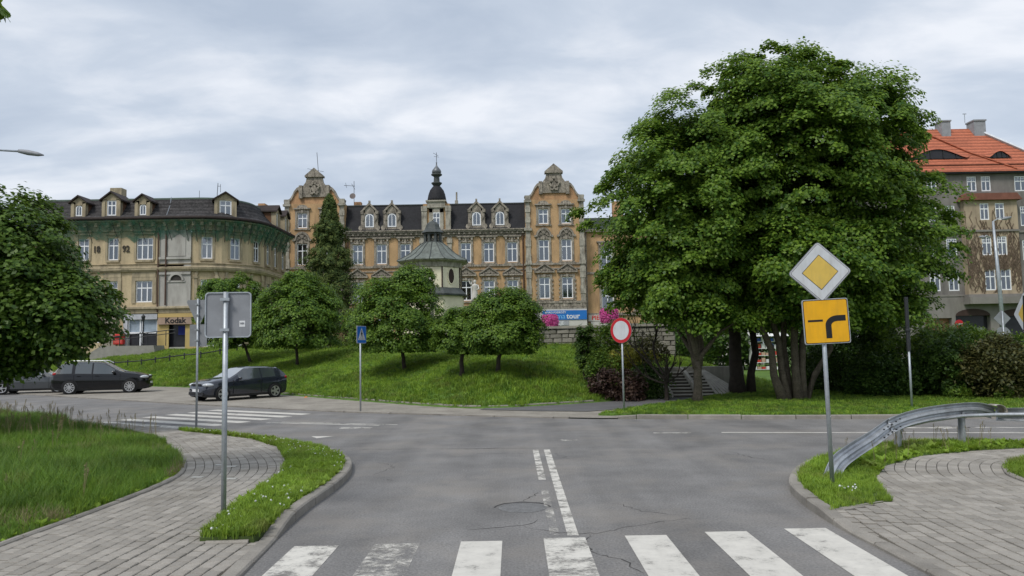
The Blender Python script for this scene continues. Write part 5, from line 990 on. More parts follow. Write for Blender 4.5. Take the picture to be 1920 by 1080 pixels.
def tree(name, label, base, ells, nclus, per, pad, leafsz, m, stems, shape=LEAF4, zmin=None, group=None, nl=26, inner=.4, barkm=None, cat='tree', **kw):
    T = thing(name, label, cat, base, 0, group); B = Vector(base)
    K, P, N_ = crown_pts(ells, nclus, per, pad, inner, zmin=zmin, **kw)
    if zmin is not None: ok = P[:, 2] > zmin-.3; P, N_ = P[ok], N_[ok]
    leaves('crown', P-np.array(base), N_, leafsz*rng.uniform(.7, 1.25, len(P)), shape, m, T)
    b = MB()
    for pts, rad in stems:
        b.tube([Vector(p) for p in pts], rad, 9)
    K2 = K-np.array(base)
    for pts, rad in stems: 
        top = pts[-1]; near = K2[np.argsort(np.linalg.norm(K2-np.array(top), axis=1))[:max(8, len(K2)//len(stems))]]; limbs(b, base, near, rad[-1]*1.4, max(4, nl//len(stems)), top)
    o = b.build('trunk', barkm or G['bark'], T, True); return T
# --- big maples at the right (base positions read on the flat lawn)
def stem(p0, p1, r0, r1, bend=.15):
    a, c = Vector(p0), Vector(p1); q = []
    for i in range(6): f_ = i/5; q.append(a.lerp(c, f_)+Vector((bend*math.sin(f_*PI)*random.uniform(-1, 1), bend*math.sin(f_*PI)*random.uniform(-1, 1), 0)))
    rr = [r0*1.35]+[r0+(r1-r0)*i/5 for i in range(1, 6)]; return ([tuple(x) for x in q], rr)
tree('maple_tree', 'big maple with forked trunk, leftmost of the large trees on the lawn', (6.7, 28.3, .08), [((6.5, 28.3, 6.8), (3.25, 3.0, 3.55)), ((7.2, 28.4, 9.3), (2.35, 2.6, 2.4)), ((5.7, 28.2, 4.9), (2.1, 2.3, 1.6)), ((7.0, 27.9, 3.5), (1.7, 1.6, .75))], 600, 250, .62, .12, LEAF_BIG,
     [stem((0, 0, 0), (.05, 0, 1.5), .17, .14, .03), stem((.0, 0, 1.2), (-.8, .1, 4.4), .1, .06), stem((.05, 0, 1.3), (-.1, -.3, 4.8), .095, .06), stem((.1, 0, 1.3), (.6, .2, 4.9), .1, .06)], zmin=2.75, sprig=.22, rough=.24)
tree('maple_tree', 'tall spreading maple of many pale stems, behind the yellow sign', (10.1, 28.1, .08), [((10.4, 28.0, 8.9), (3.45, 3.3, 3.75)), ((13.3, 28.2, 6.2), (2.7, 2.7, 3.0)), ((10.4, 27.3, 5.0), (3.1, 2.5, 1.85)), ((9.6, 28, 11.2), (1.95, 2.2, 1.75)), ((12.4, 28, 9.9), (2.45, 2.4, 2.3)), ((12.0, 27.8, 3.5), (2.6, 1.8, .8))], 1040, 250, .64, .12, LEAF_BIG,
     [stem((-.35, 0, 0), (-1.3, .1, 4.6), .15, .09), stem((-.15, .1, 0), (-.7, .4, 5.2), .13, .09), stem((.2, 0, 0), (.25, -.1, 5.6), .15, .1), stem((.4, .1, 0), (.9, .2, 5.4), .14, .09), stem((.0, .3, 0), (.1, .8, 5.0), .13, .09), stem((.55, .2, 0.0), (2.2, .4, 4.6), .13, .08, .3)], zmin=2.7, nl=40, sprig=.22, rough=.24)
tree('maple_tree', 'dark thick trunked maple standing further back between the two large ones', (9.3, 32.2, .08), [((9.0, 32.4, 7.0), (3.6, 2.8, 4.4)), ((11.5, 33, 6.0), (3.0, 2.5, 3.4))], 330, 150, .75, .17, LEAF_BIG,
     [stem((0, 0, 0), (-.1, 0, 4.0), .3, .2, .05), stem((.65, .3, 0), (.9, .2, 4.2), .17, .12)], zmin=2.9, barkm=G['barkdark'])
# --- globe maples on the hill
def globe(u, v, Y=None, cw=160, ct=515, cb_=645, cu=None, label='', n=230, extra=()):
    p = on_hill(u, v) if Y is None else Vector((*gp(u, v, .1), .1)); Y = p.y; m_ = Y/FPX; cu = cu or u; c = at(cu, (ct+cb_)/2, Y); rx = cw/2*m_; rz = (cb_-ct)/2*m_
    ells = [((c.x, Y, c.z-.3*rz), (rx*1.0, rx*.95, rz*1.24))]+[((at(a, b_, Y).x, Y, at(a, b_, Y).z), (r_*m_, r_*m_, r_*m_*.8)) for a, b_, r_ in extra]
    base = (p.x, p.y, p.z-.05); zb = c.z-rz
    tree('globe_maple', label, base, ells, int(n*1.8), 130, .36*rx/2.3+.08, .105*Y/38, LEAF_GLOBE, [stem((0, 0, 0), ((c.x-p.x)*.6, 0, zb-p.z+.5), .1, .07, .05)], zmin=zb+.02, inner=.55, sprig=.015, rough=.07, out=1.0, group='globe maples on the embankment', barkm=G['barkdark'], nl=16)
globe(557, 688, cw=168, ct=513, cb_=645, cu=558, label='broad globe maple directly right of the big grey sign back', extra=[(560, 530, 30)])
globe(760, 694, cw=178, ct=512, cb_=650, cu=742, label='broadest globe maple, in front of the chapel, with a peaked crown', n=260, extra=[(775, 520, 34)])
globe(866, 706, cw=116, ct=572, cb_=652, cu=868, label='smallest globe maple, nearest the road among those on the slope', n=130)
globe(933, 701, cw=150, ct=535, cb_=652, cu=942, label='round dark globe maple at the right end of the slope row', n=220)
globe(471, 682, cw=130, ct=512, cb_=645, cu=440, label='globe maple with leaning trunk behind the big grey sign back', n=190, extra=[(410, 545, 34)])
# --- left foreground tree and overhanging branch (trunks outside the frame)
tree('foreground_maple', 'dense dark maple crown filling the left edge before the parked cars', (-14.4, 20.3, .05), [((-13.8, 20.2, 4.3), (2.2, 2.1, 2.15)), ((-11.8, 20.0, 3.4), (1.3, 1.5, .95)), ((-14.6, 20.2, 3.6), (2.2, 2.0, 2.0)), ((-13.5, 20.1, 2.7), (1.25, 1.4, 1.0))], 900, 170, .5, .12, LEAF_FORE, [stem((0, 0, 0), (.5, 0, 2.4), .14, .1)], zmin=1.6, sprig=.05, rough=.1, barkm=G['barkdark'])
tree('roadside_maple', 'loose maple branch reaching in at the upper left corner', (-9.6, 9.6, .05), [((-8.9, 9.8, 8.3), (1.9, 1.6, 1.5)), ((-8.3, 9.9, 7.35), (1.25, 1.2, .75))], 90, 60, .5, .15, LEAF_BIG, [stem((0, 0, 0), (.3, .1, 5.6), .15, .09)], barkm=G['barkdark'])
# --- conifer
cp = Vector((-13.1, 55, hz(-13.1, 55)))
T = thing('conifer_tree', 'tall pointed conifer in front of the left gable', 'tree', cp); H_ = 13.5-cp.z
n = 30000; f_ = rng.random(n)**.75*.985; f_ = 1-f_; zz_ = .3+(H_-.3)*(1-f_) ; 
rmax = 2.55*np.clip(f_, 0, 1)**.78*(1+.2*np.sin(zz_*3.1)+.12*np.sin(zz_*7.3)); an = rng.uniform(0, 2*PI, n); lob = 1+.2*np.sin(an*5+zz_*2.3)+.18*np.sin(an*9-zz_*5.7)+.12*np.sin(an*3+zz_*11); rr_ = rmax*lob*(1-.5*rng.random(n)**2.2)
P = np.stack([rr_*np.cos(an), rr_*np.sin(an), zz_-.12*rr_+rng.normal(0, .06, n)], 1); N_ = np.stack([np.cos(an)*.9, np.sin(an)*.9, np.full(n, .5)], 1)+rng.normal(0, .5, (n, 3))
leaves('crown', P, N_, .28*rng.uniform(.6, 1.3, n), NEEDLE, LEAF_CON, T); MB().tube([(0, 0, -.1), (0, 0, H_*.5), (0, 0, H_*.97)], [.24, .14, .02], 8).build('trunk', G['barkdark'], T)
# --- shrubs
def shrub(name, label, c, r, n, m, sz=.12, shape=OVAL, rough=.2, pad=.34, group=None, cat='shrub', per=70, inner=.55):
    T = thing(name, label, cat, (c[0], c[1], c[2]-r[2]), 0, group); K, P, N_ = crown_pts([((0, 0, r[2]), r)], n, per, pad, inner, .6, rough=rough); P = P[P[:, 2] > -.05][:]; N_ = N_[:len(P)]
    leaves('foliage', P, N_, sz*rng.uniform(.6, 1.3, len(P)), shape, m, T); b = MB()
    for i in range(7): a = 2*PI*i/7; b.tube([(.1*math.cos(a), .1*math.sin(a), -.25), (.5*r[0]*math.cos(a), .5*r[1]*math.sin(a), r[2]*1.2)], [.03, .012], 4, False)
    b.build('stem', G['barkdark'], T); return T
def sh(u, v, Y, w_, h, m, label, n=60, name='shrub', **kw):
    c = at(u, v, Y); k_ = Y/FPX; return shrub(name, label, (c.x, c.y, c.z), (w_*k_/2, kw.pop('dy', w_*k_/2), h*k_/2), n, m, **kw)
sh(1098, 655, 32.5, 34, 90, LEAF_DARK, 'narrow dark columnar shrub at the left end of the shrub bed', 60, 'columnar_shrub', pad=.2)
sh(1140, 640, 33.5, 76, 66, LEAF_BUSH, 'mid green shrub right behind the round red rimmed sign', 75)
sh(1135, 685, 31.5, 62, 62, LEAF_BUSH, 'light green shrub at the lawn edge of the shrub bed', 60)
sh(1178, 672, 31.8, 80, 36, LEAF_YEL, 'flat golden leaved shrub in the middle of the shrub bed', 55, pad=.25)
sh(1155, 722, 30.4, 92, 62, LEAF_RED, 'low dark red barberry at the front of the shrub bed', 95, 'barberry', pad=.28)
sh(1212, 715, 31.2, 66, 78, LEAF_DARK, 'rounded dark green shrub beside the bare little tree', 80)
sh(1215, 655, 34.0, 70, 40, LEAF_BROWN, 'brownish green shrub against the stone wall', 40)
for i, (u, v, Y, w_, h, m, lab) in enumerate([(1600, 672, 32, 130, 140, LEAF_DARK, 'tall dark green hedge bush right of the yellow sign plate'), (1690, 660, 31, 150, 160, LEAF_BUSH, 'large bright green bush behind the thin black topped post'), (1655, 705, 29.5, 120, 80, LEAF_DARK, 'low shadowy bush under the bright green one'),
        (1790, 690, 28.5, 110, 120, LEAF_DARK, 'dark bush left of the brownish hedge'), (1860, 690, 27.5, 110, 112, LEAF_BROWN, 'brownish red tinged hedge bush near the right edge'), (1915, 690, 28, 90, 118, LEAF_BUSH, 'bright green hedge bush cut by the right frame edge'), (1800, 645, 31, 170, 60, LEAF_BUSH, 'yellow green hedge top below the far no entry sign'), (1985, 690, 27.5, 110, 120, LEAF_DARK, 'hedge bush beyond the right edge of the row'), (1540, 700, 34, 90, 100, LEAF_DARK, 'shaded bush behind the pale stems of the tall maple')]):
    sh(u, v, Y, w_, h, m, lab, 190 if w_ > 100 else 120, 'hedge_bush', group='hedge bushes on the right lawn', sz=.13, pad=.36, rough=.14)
sh(1880, 735, 27, 50, 22, LEAF_BUSH, 'low bright leafy shoot at the foot of the brownish hedge', 24, pad=.2); sh(1795, 735, 27.3, 40, 18, LEAF_BUSH, 'small leafy shoot at the foot of the dark bush', 16, pad=.2)
# background greenery that closes the view behind the maples
for i, (x, y, r) in enumerate([(16, 62, (5, 3, 3.4)), (25, 60, (5, 3, 3.2))]):
    shrub('background_bush', ['wide dark bush far behind the maples, left one of two', 'wide dark bush far behind the maples, right one of two'][i], (x, y, r[2]*.9+.2), r, 200, LEAF_DARK, .35, pad=.9, per=60, group='bushes behind the maples')
# --- bare little tree by the steps
bt = gp(1250, 748, .1); T = thing('bare_tree', 'leafless crooked little tree beside the concrete steps', 'tree', (*bt, .1)); b = MB(); r = random.Random(11)
def grow(p, d, L, rad, lev):
    q = p; pts = [p]; 
    for i in range(4): d = (d+Vector((r.uniform(-.22, .22), r.uniform(-.2, .2), r.uniform(-.08, .2)))).normalized(); q = q+d*L/4; pts.append(q)
    b.tube(pts, [rad*(1-.12*i) for i in range(5)], 5 if lev < 2 else 3, False)
    if lev < 4:
        for k_ in range(3 if lev else 4): j = r.randint(2, 4); dd = (d+Vector((r.uniform(-.9, .7), r.uniform(-.6, .6), r.uniform(-.25, .6)))).normalized(); grow(pts[j], dd, L*r.uniform(.55, .8), rad*.55, lev+1)
grow(Vector((0, 0, -.1)), Vector((.05, 0, 1)), .9, .1, 0); grow(Vector((.02, 0, .7)), Vector((-.85, .1, .75)), 1.5, .065, 1); grow(Vector((0, 0, .8)), Vector((-.5, 0, .9)), 1.6, .06, 1); grow(Vector((0, 0, .6)), Vector((-.95, -.1, .3)), 1.3, .05, 2); grow(Vector((0, 0, .6)), Vector((.8, 0, .4)), 1.0, .04, 2)
b.build('trunk', G['barkdark'], T)
# --- pink flower columns
PINK = leafmat('petunia_pink', (0.55, 0.05, 0.26), (0.8, 0.22, 0.5), 0.3, 0.5)
for u, v, w_, h, lab in ((1031, 603, 33, 26, 'pink petunia column left of the blue agency sign end'), (1142, 592, 36, 28, 'pink petunia column above the round red rimmed sign')):
    c = at(u, v, 46); k_ = 46/FPX; T = thing('flower_column', lab, 'flowers', (c.x, 46, 2.6)); rx, rz = w_*k_/2, h*k_/2; zc = c.z-2.6
    MB().lathe([(.2, -.2), (.2, .1), (.06, .2), (.06, zc-rz*.6), (.35, zc-rz*.4), (.4, zc+rz*.3)], 10).build('stand', G['darkmetal'], T)
    n = 2600; a = rng.uniform(0, 2*PI, n); zq = rng.uniform(-1, 1, n); rr_ = (1-.25*np.abs(zq)**3)*(.82+.2*rng.random(n)); P = np.stack([rr_*rx*np.cos(a), rr_*rx*np.sin(a), zc+zq*rz], 1); N_ = np.stack([np.cos(a), np.sin(a), .35+0*a], 1)+rng.normal(0, .4, (n, 3))
    leaves('blossoms', P, N_, .085*rng.uniform(.7, 1.2, n), MAPLE, PINK, T); n = 500; q = rng.choice(len(P), n); leaves('foliage', P[q]*np.array([.93, .93, 1]), N_[q], .1*rng.uniform(.7, 1.2, n), OVAL, LEAF_BUSH, T)
# ================================================================== WALL, STEPS, FENCES
wl = thing('retaining_wall', 'long grey rubble stone retaining wall above the shrub bed', 'wall', (4, 40, 0))
STW = mat('rubble_stone', (0.25, 0.235, 0.2), 0.95, 0.2, 1.5, 0.6, 14, rnd=0.22, fine=0.18); MORT = mat('wall_mortar', (0.12, 0.11, 0.095), 0.95)
WP = spline([(-1.2, 43.5), (1.0, 42.2), (3.5, 41.0), (6.0, 40.2), (8.4, 39.8)], 8); WPd = resample(WP, .02); LW = len(WPd)*.02
b = MB(); core = resample(WP, .5); core = np.vstack([core, WP[-1]])
b.add([(p[0]-4, p[1]-40+.1, z) for p in core for z in (-.2, 3.12)]+[(p[0]-4, p[1]-40+.6, z) for p in core for z in (-.2, 3.12)], [(2*i, 2*i+2, 2*i+3, 2*i+1) for i in range(len(core)-1)]+[(2*len(core)+2*i, 2*len(core)+2*i+1, 2*len(core)+2*i+3, 2*len(core)+2*i+2) for i in range(len(core)-1)]+[(2*i+1, 2*i+3, 2*len(core)+2*i+3, 2*len(core)+2*i+1) for i in range(len(core)-1)]+[(2*(len(core)-1), 2*len(core)+2*(len(core)-1), 2*len(core)+2*(len(core)-1)+1, 2*(len(core)-1)+1)])
b.build('core', MORT, wl)
ms = []
for k_ in range(6):
    r = random.Random(k_); q = [(-.5+r.uniform(-.03, .03), -.5+r.uniform(-.06, .06)), (.5+r.uniform(-.03, .03), -.5+r.uniform(-.06, .06)), (.5+r.uniform(-.03, .03), .5+r.uniform(-.06, .06)), (-.5+r.uniform(-.03, .03), .5+r.uniform(-.06, .06))]
    m_ = bpy.data.meshes.new('stone'); c_ = [(x*.88, z*.82) for x, z in q]; m_.from_pydata([(x, 0.12, z) for x, z in q]+[(x, 0, z) for x, z in q]+[(x, -.05-r.random()*.03, z) for x, z in c_], [], [(8, 9, 10, 11)]+[(4+i, 4+(i+1) % 4, 8+(i+1) % 4, 8+i) for i in range(4)]+[(i, (i+1) % 4, 4+(i+1) % 4, 4+i) for i in range(4)]); m_.materials.append(STW); ms.append(m_)
zc = .9; cnt = 0; r = random.Random(2); rows = [.9]
while rows[-1] < 3.05: rows.append(rows[-1]+r.uniform(.19, .28))
rest = MB()
for i in range(len(rows)-1):
    s_ = r.uniform(0, .3); h = min(rows[i+1], 3.14)-rows[i]
    while s_ < LW-.15:
        L_ = min(r.uniform(.35, .75), LW-s_); c = WPd[min(len(WPd)-1, int((s_+L_/2)/.02))]; c2 = WPd[min(len(WPd)-1, int((s_+L_/2)/.02)+5)]; c1 = WPd[max(0, int((s_+L_/2)/.02)-5)]; an = math.atan2(c2[1]-c1[1], c2[0]-c1[0])
        zcn = rows[i]+h/2; s_ += L_
        if zcn < hz(c[0], c[1]-.4)-.3: continue
        if cnt < 295:
            o = linkmesh('stone', ms[r.randint(0, 5)], None, wl); o.location = (c[0]-4, c[1]-40+.08, zcn); o.rotation_euler = (0, 0, an); o.scale = (L_-.02, 1, h-.02); cnt += 1
        else:
            mm = ms[r.randint(0, 5)]; M_ = Matrix.Translation((c[0]-4, c[1]-40+.08, zcn)) @ Matrix.Rotation(an, 4, 'Z') @ Matrix.Diagonal((L_-.02, 1, h-.02, 1)); rest.add([M_ @ v_.co for v_ in mm.vertices], [tuple(p.vertices) for p in mm.polygons])
if rest.v: rest.build('stonework', STW, wl, kind='stuff')
b = MB(); q = np.vstack([resample(WP, .6), WP[-1]])
for i in range(len(q)-1):
    t_ = (q[i+1]-q[i]); n_ = np.array([-t_[1], t_[0]])/np.linalg.norm(t_); a, c = q[i]-n_*.08, q[i+1]-n_*.08; a2, c2 = q[i]+n_*.65, q[i+1]+n_*.65
    b.add([(p[0]-4, p[1]-40, z) for z in (3.14, 3.26) for p in (a, c, c2, a2)], [(0, 3, 2, 1), (4, 5, 6, 7), (0, 1, 5, 4), (2, 3, 7, 6)])
b.build('coping', mat('coping_stone', (0.3, 0.28, 0.24), .9, .2, 1.5), wl)
RIS = mat('painted_shade_riser', (0.1, 0.09, 0.075), 0.95, 0.3, 4)  # risers coloured darker than the treads; shade below each nosing painted in
CONC = mat('pale_concrete', (0.5, 0.475, 0.42), 0.9, 0.15, 2, stain=(0.2, 0.18, 0.15), stain_amt=.5, stain_scale=2)
stp = thing('concrete_steps', 'double flight of concrete steps with sloping cheeks under the trees', 'steps', (7.0, 31.3, .05))
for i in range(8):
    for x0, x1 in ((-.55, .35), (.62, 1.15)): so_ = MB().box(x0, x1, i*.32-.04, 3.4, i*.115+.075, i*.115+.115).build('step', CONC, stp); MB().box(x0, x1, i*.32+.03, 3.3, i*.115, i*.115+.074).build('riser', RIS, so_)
for x0, x1, nm in ((-1.5, -.58, 'cheek'), (.36, .61, 'cheek')): MB().add([(x0, -.1, -.1), (x1, -.1, -.1), (x1, -.1, .16), (x0, -.1, .35), (x0, 2.9, -.1), (x1, 2.9, -.1), (x1, 2.9, 1.02), (x0, 2.9, 1.15)], [(0, 1, 2, 3), (3, 2, 6, 7), (1, 5, 6, 2), (4, 0, 3, 7), (5, 4, 7, 6)]).build(nm, CONC, stp)
b = MB(); 
for i in range(7): a0, a1 = i/7, (i+1)/7; b.add([(1.18+a0*1.5, -.15+a0*1.0, .0), (1.18+a1*1.5-.03, -.15+a1*1.0, .0), (1.18+a1*.25, 2.9, 1.0), (1.18+a0*.25, 2.9, 1.0)], [(0, 1, 2, 3)])
b.build('paved_slope', CONC, stp)
MB().box(-1.6, 3.2, 2.95, 3.3, 0, 1.12).build('landing', CONC, stp)
lf = thing('low_wall', 'short dark grey wall panel behind the steps', 'wall', (8.9, 34.6, .4)); MB().box(-.7, 1.3, 0, .2, -.4, .55).build('panel', mat('slate_wall', (0.1, 0.11, 0.13), .8, .2, 2), lf); MB().box(-.75, 1.35, -.05, .25, .55, .62).build('coping', CONC, lf)
# low chain-like rail along the top of the lawn
fc = thing('rail_fence', 'low black rail fence along the top of the left lawn', 'fence', (-24, 57, 2.2))
fp = [at(190, 656, 60), at(300, 659, 58), at(365, 661, 57), at(420, 657, 58), at(480, 652, 60), at(530, 649, 62)]
fpr = np.array([tuple(p) for p in fp]); fpr = resample(fpr, 1.35); fpr[:, 2] = [hz(q[0], q[1])+.42 for q in fpr]
for p in fpr: g_ = hz(p[0], p[1]); MB().tube([(p[0]+24, p[1]-57, g_-2.4), (p[0]+24, p[1]-57, p[2]-2.2+.08)], .05, 6).lathe([(.03, 0), (.08, .06), (.02, .12)], 6, (p[0]+24, p[1]-57, p[2]-2.2+.05)).build('post', G['darkmetal'], fc)
MB().tube([(p[0]+24, p[1]-57, p[2]-2.2) for p in fpr], .045, 5).build('rail', G['darkmetal'], fc)
def lantern_post(name, label, x, y, z0, h, m=None):
    T = thing(name, label, 'lamp post', (x, y, z0)); MB().lathe([(.14, -.1), (.14, .5), (.07, .6), (.05, h-.5), (.09, h-.45)], 8).build('post', m or G['darkmetal'], T); MB().lathe([(.1, h-.45), (.2, h-.05), (.02, h+.15)], 6).build('lantern', G['darkmetal'], T); return T
lantern_post('lamp_post', 'slim black lantern post before the shop window of the corner house', -32.9, 68.5, 2.5, 3.0)
p = on_hill(694, 661); lantern_post('lamp_post', 'dark green lamp post base showing under the globe maples', p.x, p.y, p.z-.05, 3.2, mat('green_iron', (0.015, 0.035, 0.025), .5))
# benches on the square behind the leaning maple
for i, (x, y) in enumerate(((-21.5, 66), (-17.8, 66.5))):
    T = thing('park_bench', ['wooden park bench on the square, nearer the rail fence', 'wooden park bench on the square, nearer the conifer'][i], 'bench', (x, y, hz(x, y)), .1, 'benches on the square'); WD = mat('bench_wood', (0.16, 0.1, 0.06), .8) if i == 0 else WD
    for k_ in range(3): MB().box(-.9, .9, -.25+k_*.16, -.12+k_*.16, .42, .46).build('seat_slat', WD, T); MB().box(-.9, .9, .26, .3, .55+k_*.13, .65+k_*.13).build('back_slat', WD, T)
    for s_ in (-.7, .7): MB().box(s_-.04, s_+.04, -.25, .3, -.1, .42).build('leg', G['darkmetal'], T)
# far shop building seen between the trunks, and its goods
fb = thing('low_shop', 'low white shop building far behind the tree trunks', 'building', (17, 74, .2)); MB().box(-6, 7, 0, 6, -.3, 3.6).build('wall', SHOPW, fb); MB().box(-6.3, 7.3, -.6, 6.3, 3.6, 4.0).build('roof', G['plateback'], fb)
for i in range(4): MB().box(-5+i*3.0, -3+i*3.0, -.05, .02, .2, 2.6).build('shop_window', DGL, fb)
mk = thing('market_stall', 'bright market stall with red and blue goods seen between the trunks', 'stall', (19.0, 58, .05)); cols = [mat('goods_red', (0.5, 0.06, 0.04)), mat('goods_blue', (0.06, 0.12, 0.45)), mat('goods_white', (0.7, 0.7, 0.68)), mat('goods_sand', (0.5, 0.35, 0.25))]
for i in range(5): MB().box(-1.0, 1.3, 0, .6, .1+i*.52, .14+i*.52).build('shelf', cols[2], mk)
r = random.Random(8)
for i in range(5):
    for k_ in range(7): x = -.95+k_*.32; MB().box(x, x+.24, .02, .3, .15+i*.52, .15+i*.52+r.uniform(.15, .36)).build('goods', cols[r.choice((0, 0, 1, 2, 2, 3))], mk)
MB().box(-1.1, -1.0, -.05, .65, -.1, 2.9).build('post', cols[2], mk); MB().box(1.3, 1.4, -.05, .65, -.1, 2.9).build('post', cols[2], mk); MB().add([(-1.3, -.5, 2.6), (1.6, -.5, 2.6), (1.6, .8, 3.1), (-1.3, .8, 3.1)], [(0, 1, 2, 3)]).build('awning', cols[2], mk)
# ================================================================== SIGNS
def rrect(w_, h, r, n=5):
    return [(sx*(w_/2-r)+r*math.cos(a0+PI/2*i/n), sz*(h/2-r)+r*math.sin(a0+PI/2*i/n)) for sx, sz, a0 in ((1, 1, 0), (-1, 1, PI/2), (-1, -1, PI), (1, -1, 1.5*PI)) for i in range(n+1)]
def rot45(P): return [((x-z)*.7071, (x+z)*.7071) for x, z in P]
YELS = mat('sign_yellow', (0.66, 0.46, 0.1), .45, .08, 5, stain=(0.4, 0.3, 0.1), stain_amt=.4, stain_scale=6); ORNG = mat('sign_amber', (0.78, 0.4, 0.012), .45, .08, 5, stain=(0.5, 0.27, 0.03), stain_amt=.4, stain_scale=6); SWH = mat('sign_white', (0.57, 0.59, 0.61), .45, .08, 5, stain=(0.4, 0.4, 0.38), stain_amt=.5, stain_scale=6); SBL = mat('sign_blue_bright', (0.015, 0.13, 0.48), .45, .05, 2); SRED = mat('sign_ring_red', (0.48, 0.02, 0.03), .45, .05, 2)
def plate(T, P, y, th, m, name): return MB().prism(P, y, y+th).build(name, m, T)
def pole(T, h, r_=.03, m=None): return MB().tube([(0, 0, -.25), (0, 0, h)], r_, 12).build('pole', m or G['galv'], T, True)
def clamps(T, zs_, y=0): 
    for z in zs_: MB().lathe([(.038, -.02), (.042, -.02), (.042, .02), (.038, .02)], 12, (0, 0, z)).box(-.06, .06, -.05, -.03, z-.018, z+.018).build('clamp', G['galv'], T)
# priority sign with bend plate
x, y = gp(1561, 910, .1)
T = thing('road_sign', 'white and yellow priority diamond above an amber bent-road plate on a grey pole', 'road sign', (x, y, .1)); T.rotation_euler = (0, math.radians(-.6), math.radians(-4)); k_ = y/FPX
z1 = (910-608)*k_*1.0; z2 = (910-516)*k_*1.0; pole(T, z2+.25, .032); clamps(T, (z1-.2, z1+.2, z2-.15, z2+.15))
s_ = .655; D = Matrix.Rotation(math.radians(-1.5), 4, 'Y')
sgn = []
for P, yy, m, nm in ((rot45(rrect(s_, s_, .05)), -.058, G['plateback'], 'diamond_plate'), (rot45(rrect(s_-.02, s_-.02, .045)), -.060, SWH, 'diamond_rim'), (rot45(rrect(s_-.04, s_-.04, .04)), -.062, G['black'], 'diamond_line'), (rot45(rrect(s_-.052, s_-.052, .035)), -.064, SWH, 'diamond_face'), (rot45(rrect(.375, .375, .006)), -.066, G['black'], 'diamond_inner_line'), (rot45(rrect(.36, .36, .006)), -.068, YELS, 'diamond_centre')):
    o = MB().prism(P, 0, .02 if nm == 'diamond_plate' else .0015).build(nm, m, T); o.matrix_local = Matrix.Translation((-.02, yy, z2)) @ D
wz = .665
for P, yy, m, nm in ((rrect(wz, wz, .03), -.056, G['plateback'], 'plate'), (rrect(wz-.01, wz-.01, .03), -.058, SWH, 'plate_rim'), (rrect(wz-.022, wz-.022, .028), -.060, G['black'], 'plate_line'), (rrect(wz-.045, wz-.045, .025), -.062, ORNG, 'plate_face')):
    o = MB().prism(P, 0, .02 if nm == 'plate' else .0015).build(nm, m, T); o.matrix_local = Matrix.Translation((.03, yy, z1)) @ D
b = MB(); b.box(-.265, -.05, 0, .0015, .0, .03)
pts = [(.025, -.25), (.025, -.06)]+[(.165-.14*math.cos(a), -.06+.1*math.sin(a)) for a in np.linspace(0, PI/2, 9)]+[(.28, .04)]; hw = .042; Q = np.array(pts); tq = np.gradient(Q, axis=0); tq /= np.linalg.norm(tq, axis=1)[:, None]; nq = np.stack([-tq[:, 1], tq[:, 0]], 1)*hw; n = len(Q)
b.add([(*(Q[i]+nq[i])[:1], 0, (Q[i]+nq[i])[1]) for i in range(n)]+[(*(Q[i]-nq[i])[:1], 0, (Q[i]-nq[i])[1]) for i in range(n)], [(n+i, n+i+1, i+1, i)[::-1] for i in range(n-1)])
o = b.build('road_symbol', G['black'], T); o.matrix_local = Matrix.Translation((.03, -.0645, z1)) @ D
# sign seen from the back, big square plate
x, y = gp(419, 966, .1); k_ = y/FPX
T = thing('road_sign', 'large square sign seen from its grey back, on the verge pole with a small sticker', 'road sign', (x, y, .1), math.radians(3)); zc = (966-597)*k_; pole(T, zc+.30, .034); clamps(T, (zc+.2, zc-.2))
plate(T, rrect(.6, .6, .05), .045, .015, G['plateback'], 'plate'); b = MB(); P0 = rrect(.6, .6, .05); P1 = rrect(.57, .57, .04); n = len(P0); b.add([(a, .03, c) for a, c in P0]+[(a, .03, c) for a, c in P1]+[(a, .05, c) for a, c in P1], [(i, (i+1) % n, n+(i+1) % n, n+i) for i in range(n)]+[(n+i, n+(i+1) % n, 2*n+(i+1) % n, 2*n+i) for i in range(n)]); b.build('rim', G['galv'], T)
for nm in ('plate', 'rim'):
    for o in T.children:
        if o.name.split('.')[0] == nm: o.location = (.02, 0, zc)
MB().box(-.035, .04, .042, .0445, -.04, .04).build('sticker', G['white'], T).location = (.2, 0, zc-.12); lettering(T, 'WPI', .03, .2, .0405, zc-.115, G['plateback'], True)
# give-way triangle and plate seen from the back
x, y = gp(368, 802, .1); k_ = y/FPX
T = thing('road_sign', 'downward triangle and small plate seen from behind, by the far crossing', 'road sign', (x, y, .1), math.radians(-8)); zt = (802-586)*k_; pole(T, (802-562)*k_, .03)
MB().prism([(-.05, -.36), (.05, -.36), (.36, .27), (.33, .33), (-.33, .33), (-.36, .27)], .035, .05).build('triangle_plate', G['plateback'], T).location = (0, 0, zt); plate(T, rrect(.52, .62, .03), .035, .015, G['plateback'], 'plate').location = (0, 0, (802-631)*k_); clamps(T, (zt+.2, zt-.1, (802-640)*k_, (802-620)*k_))
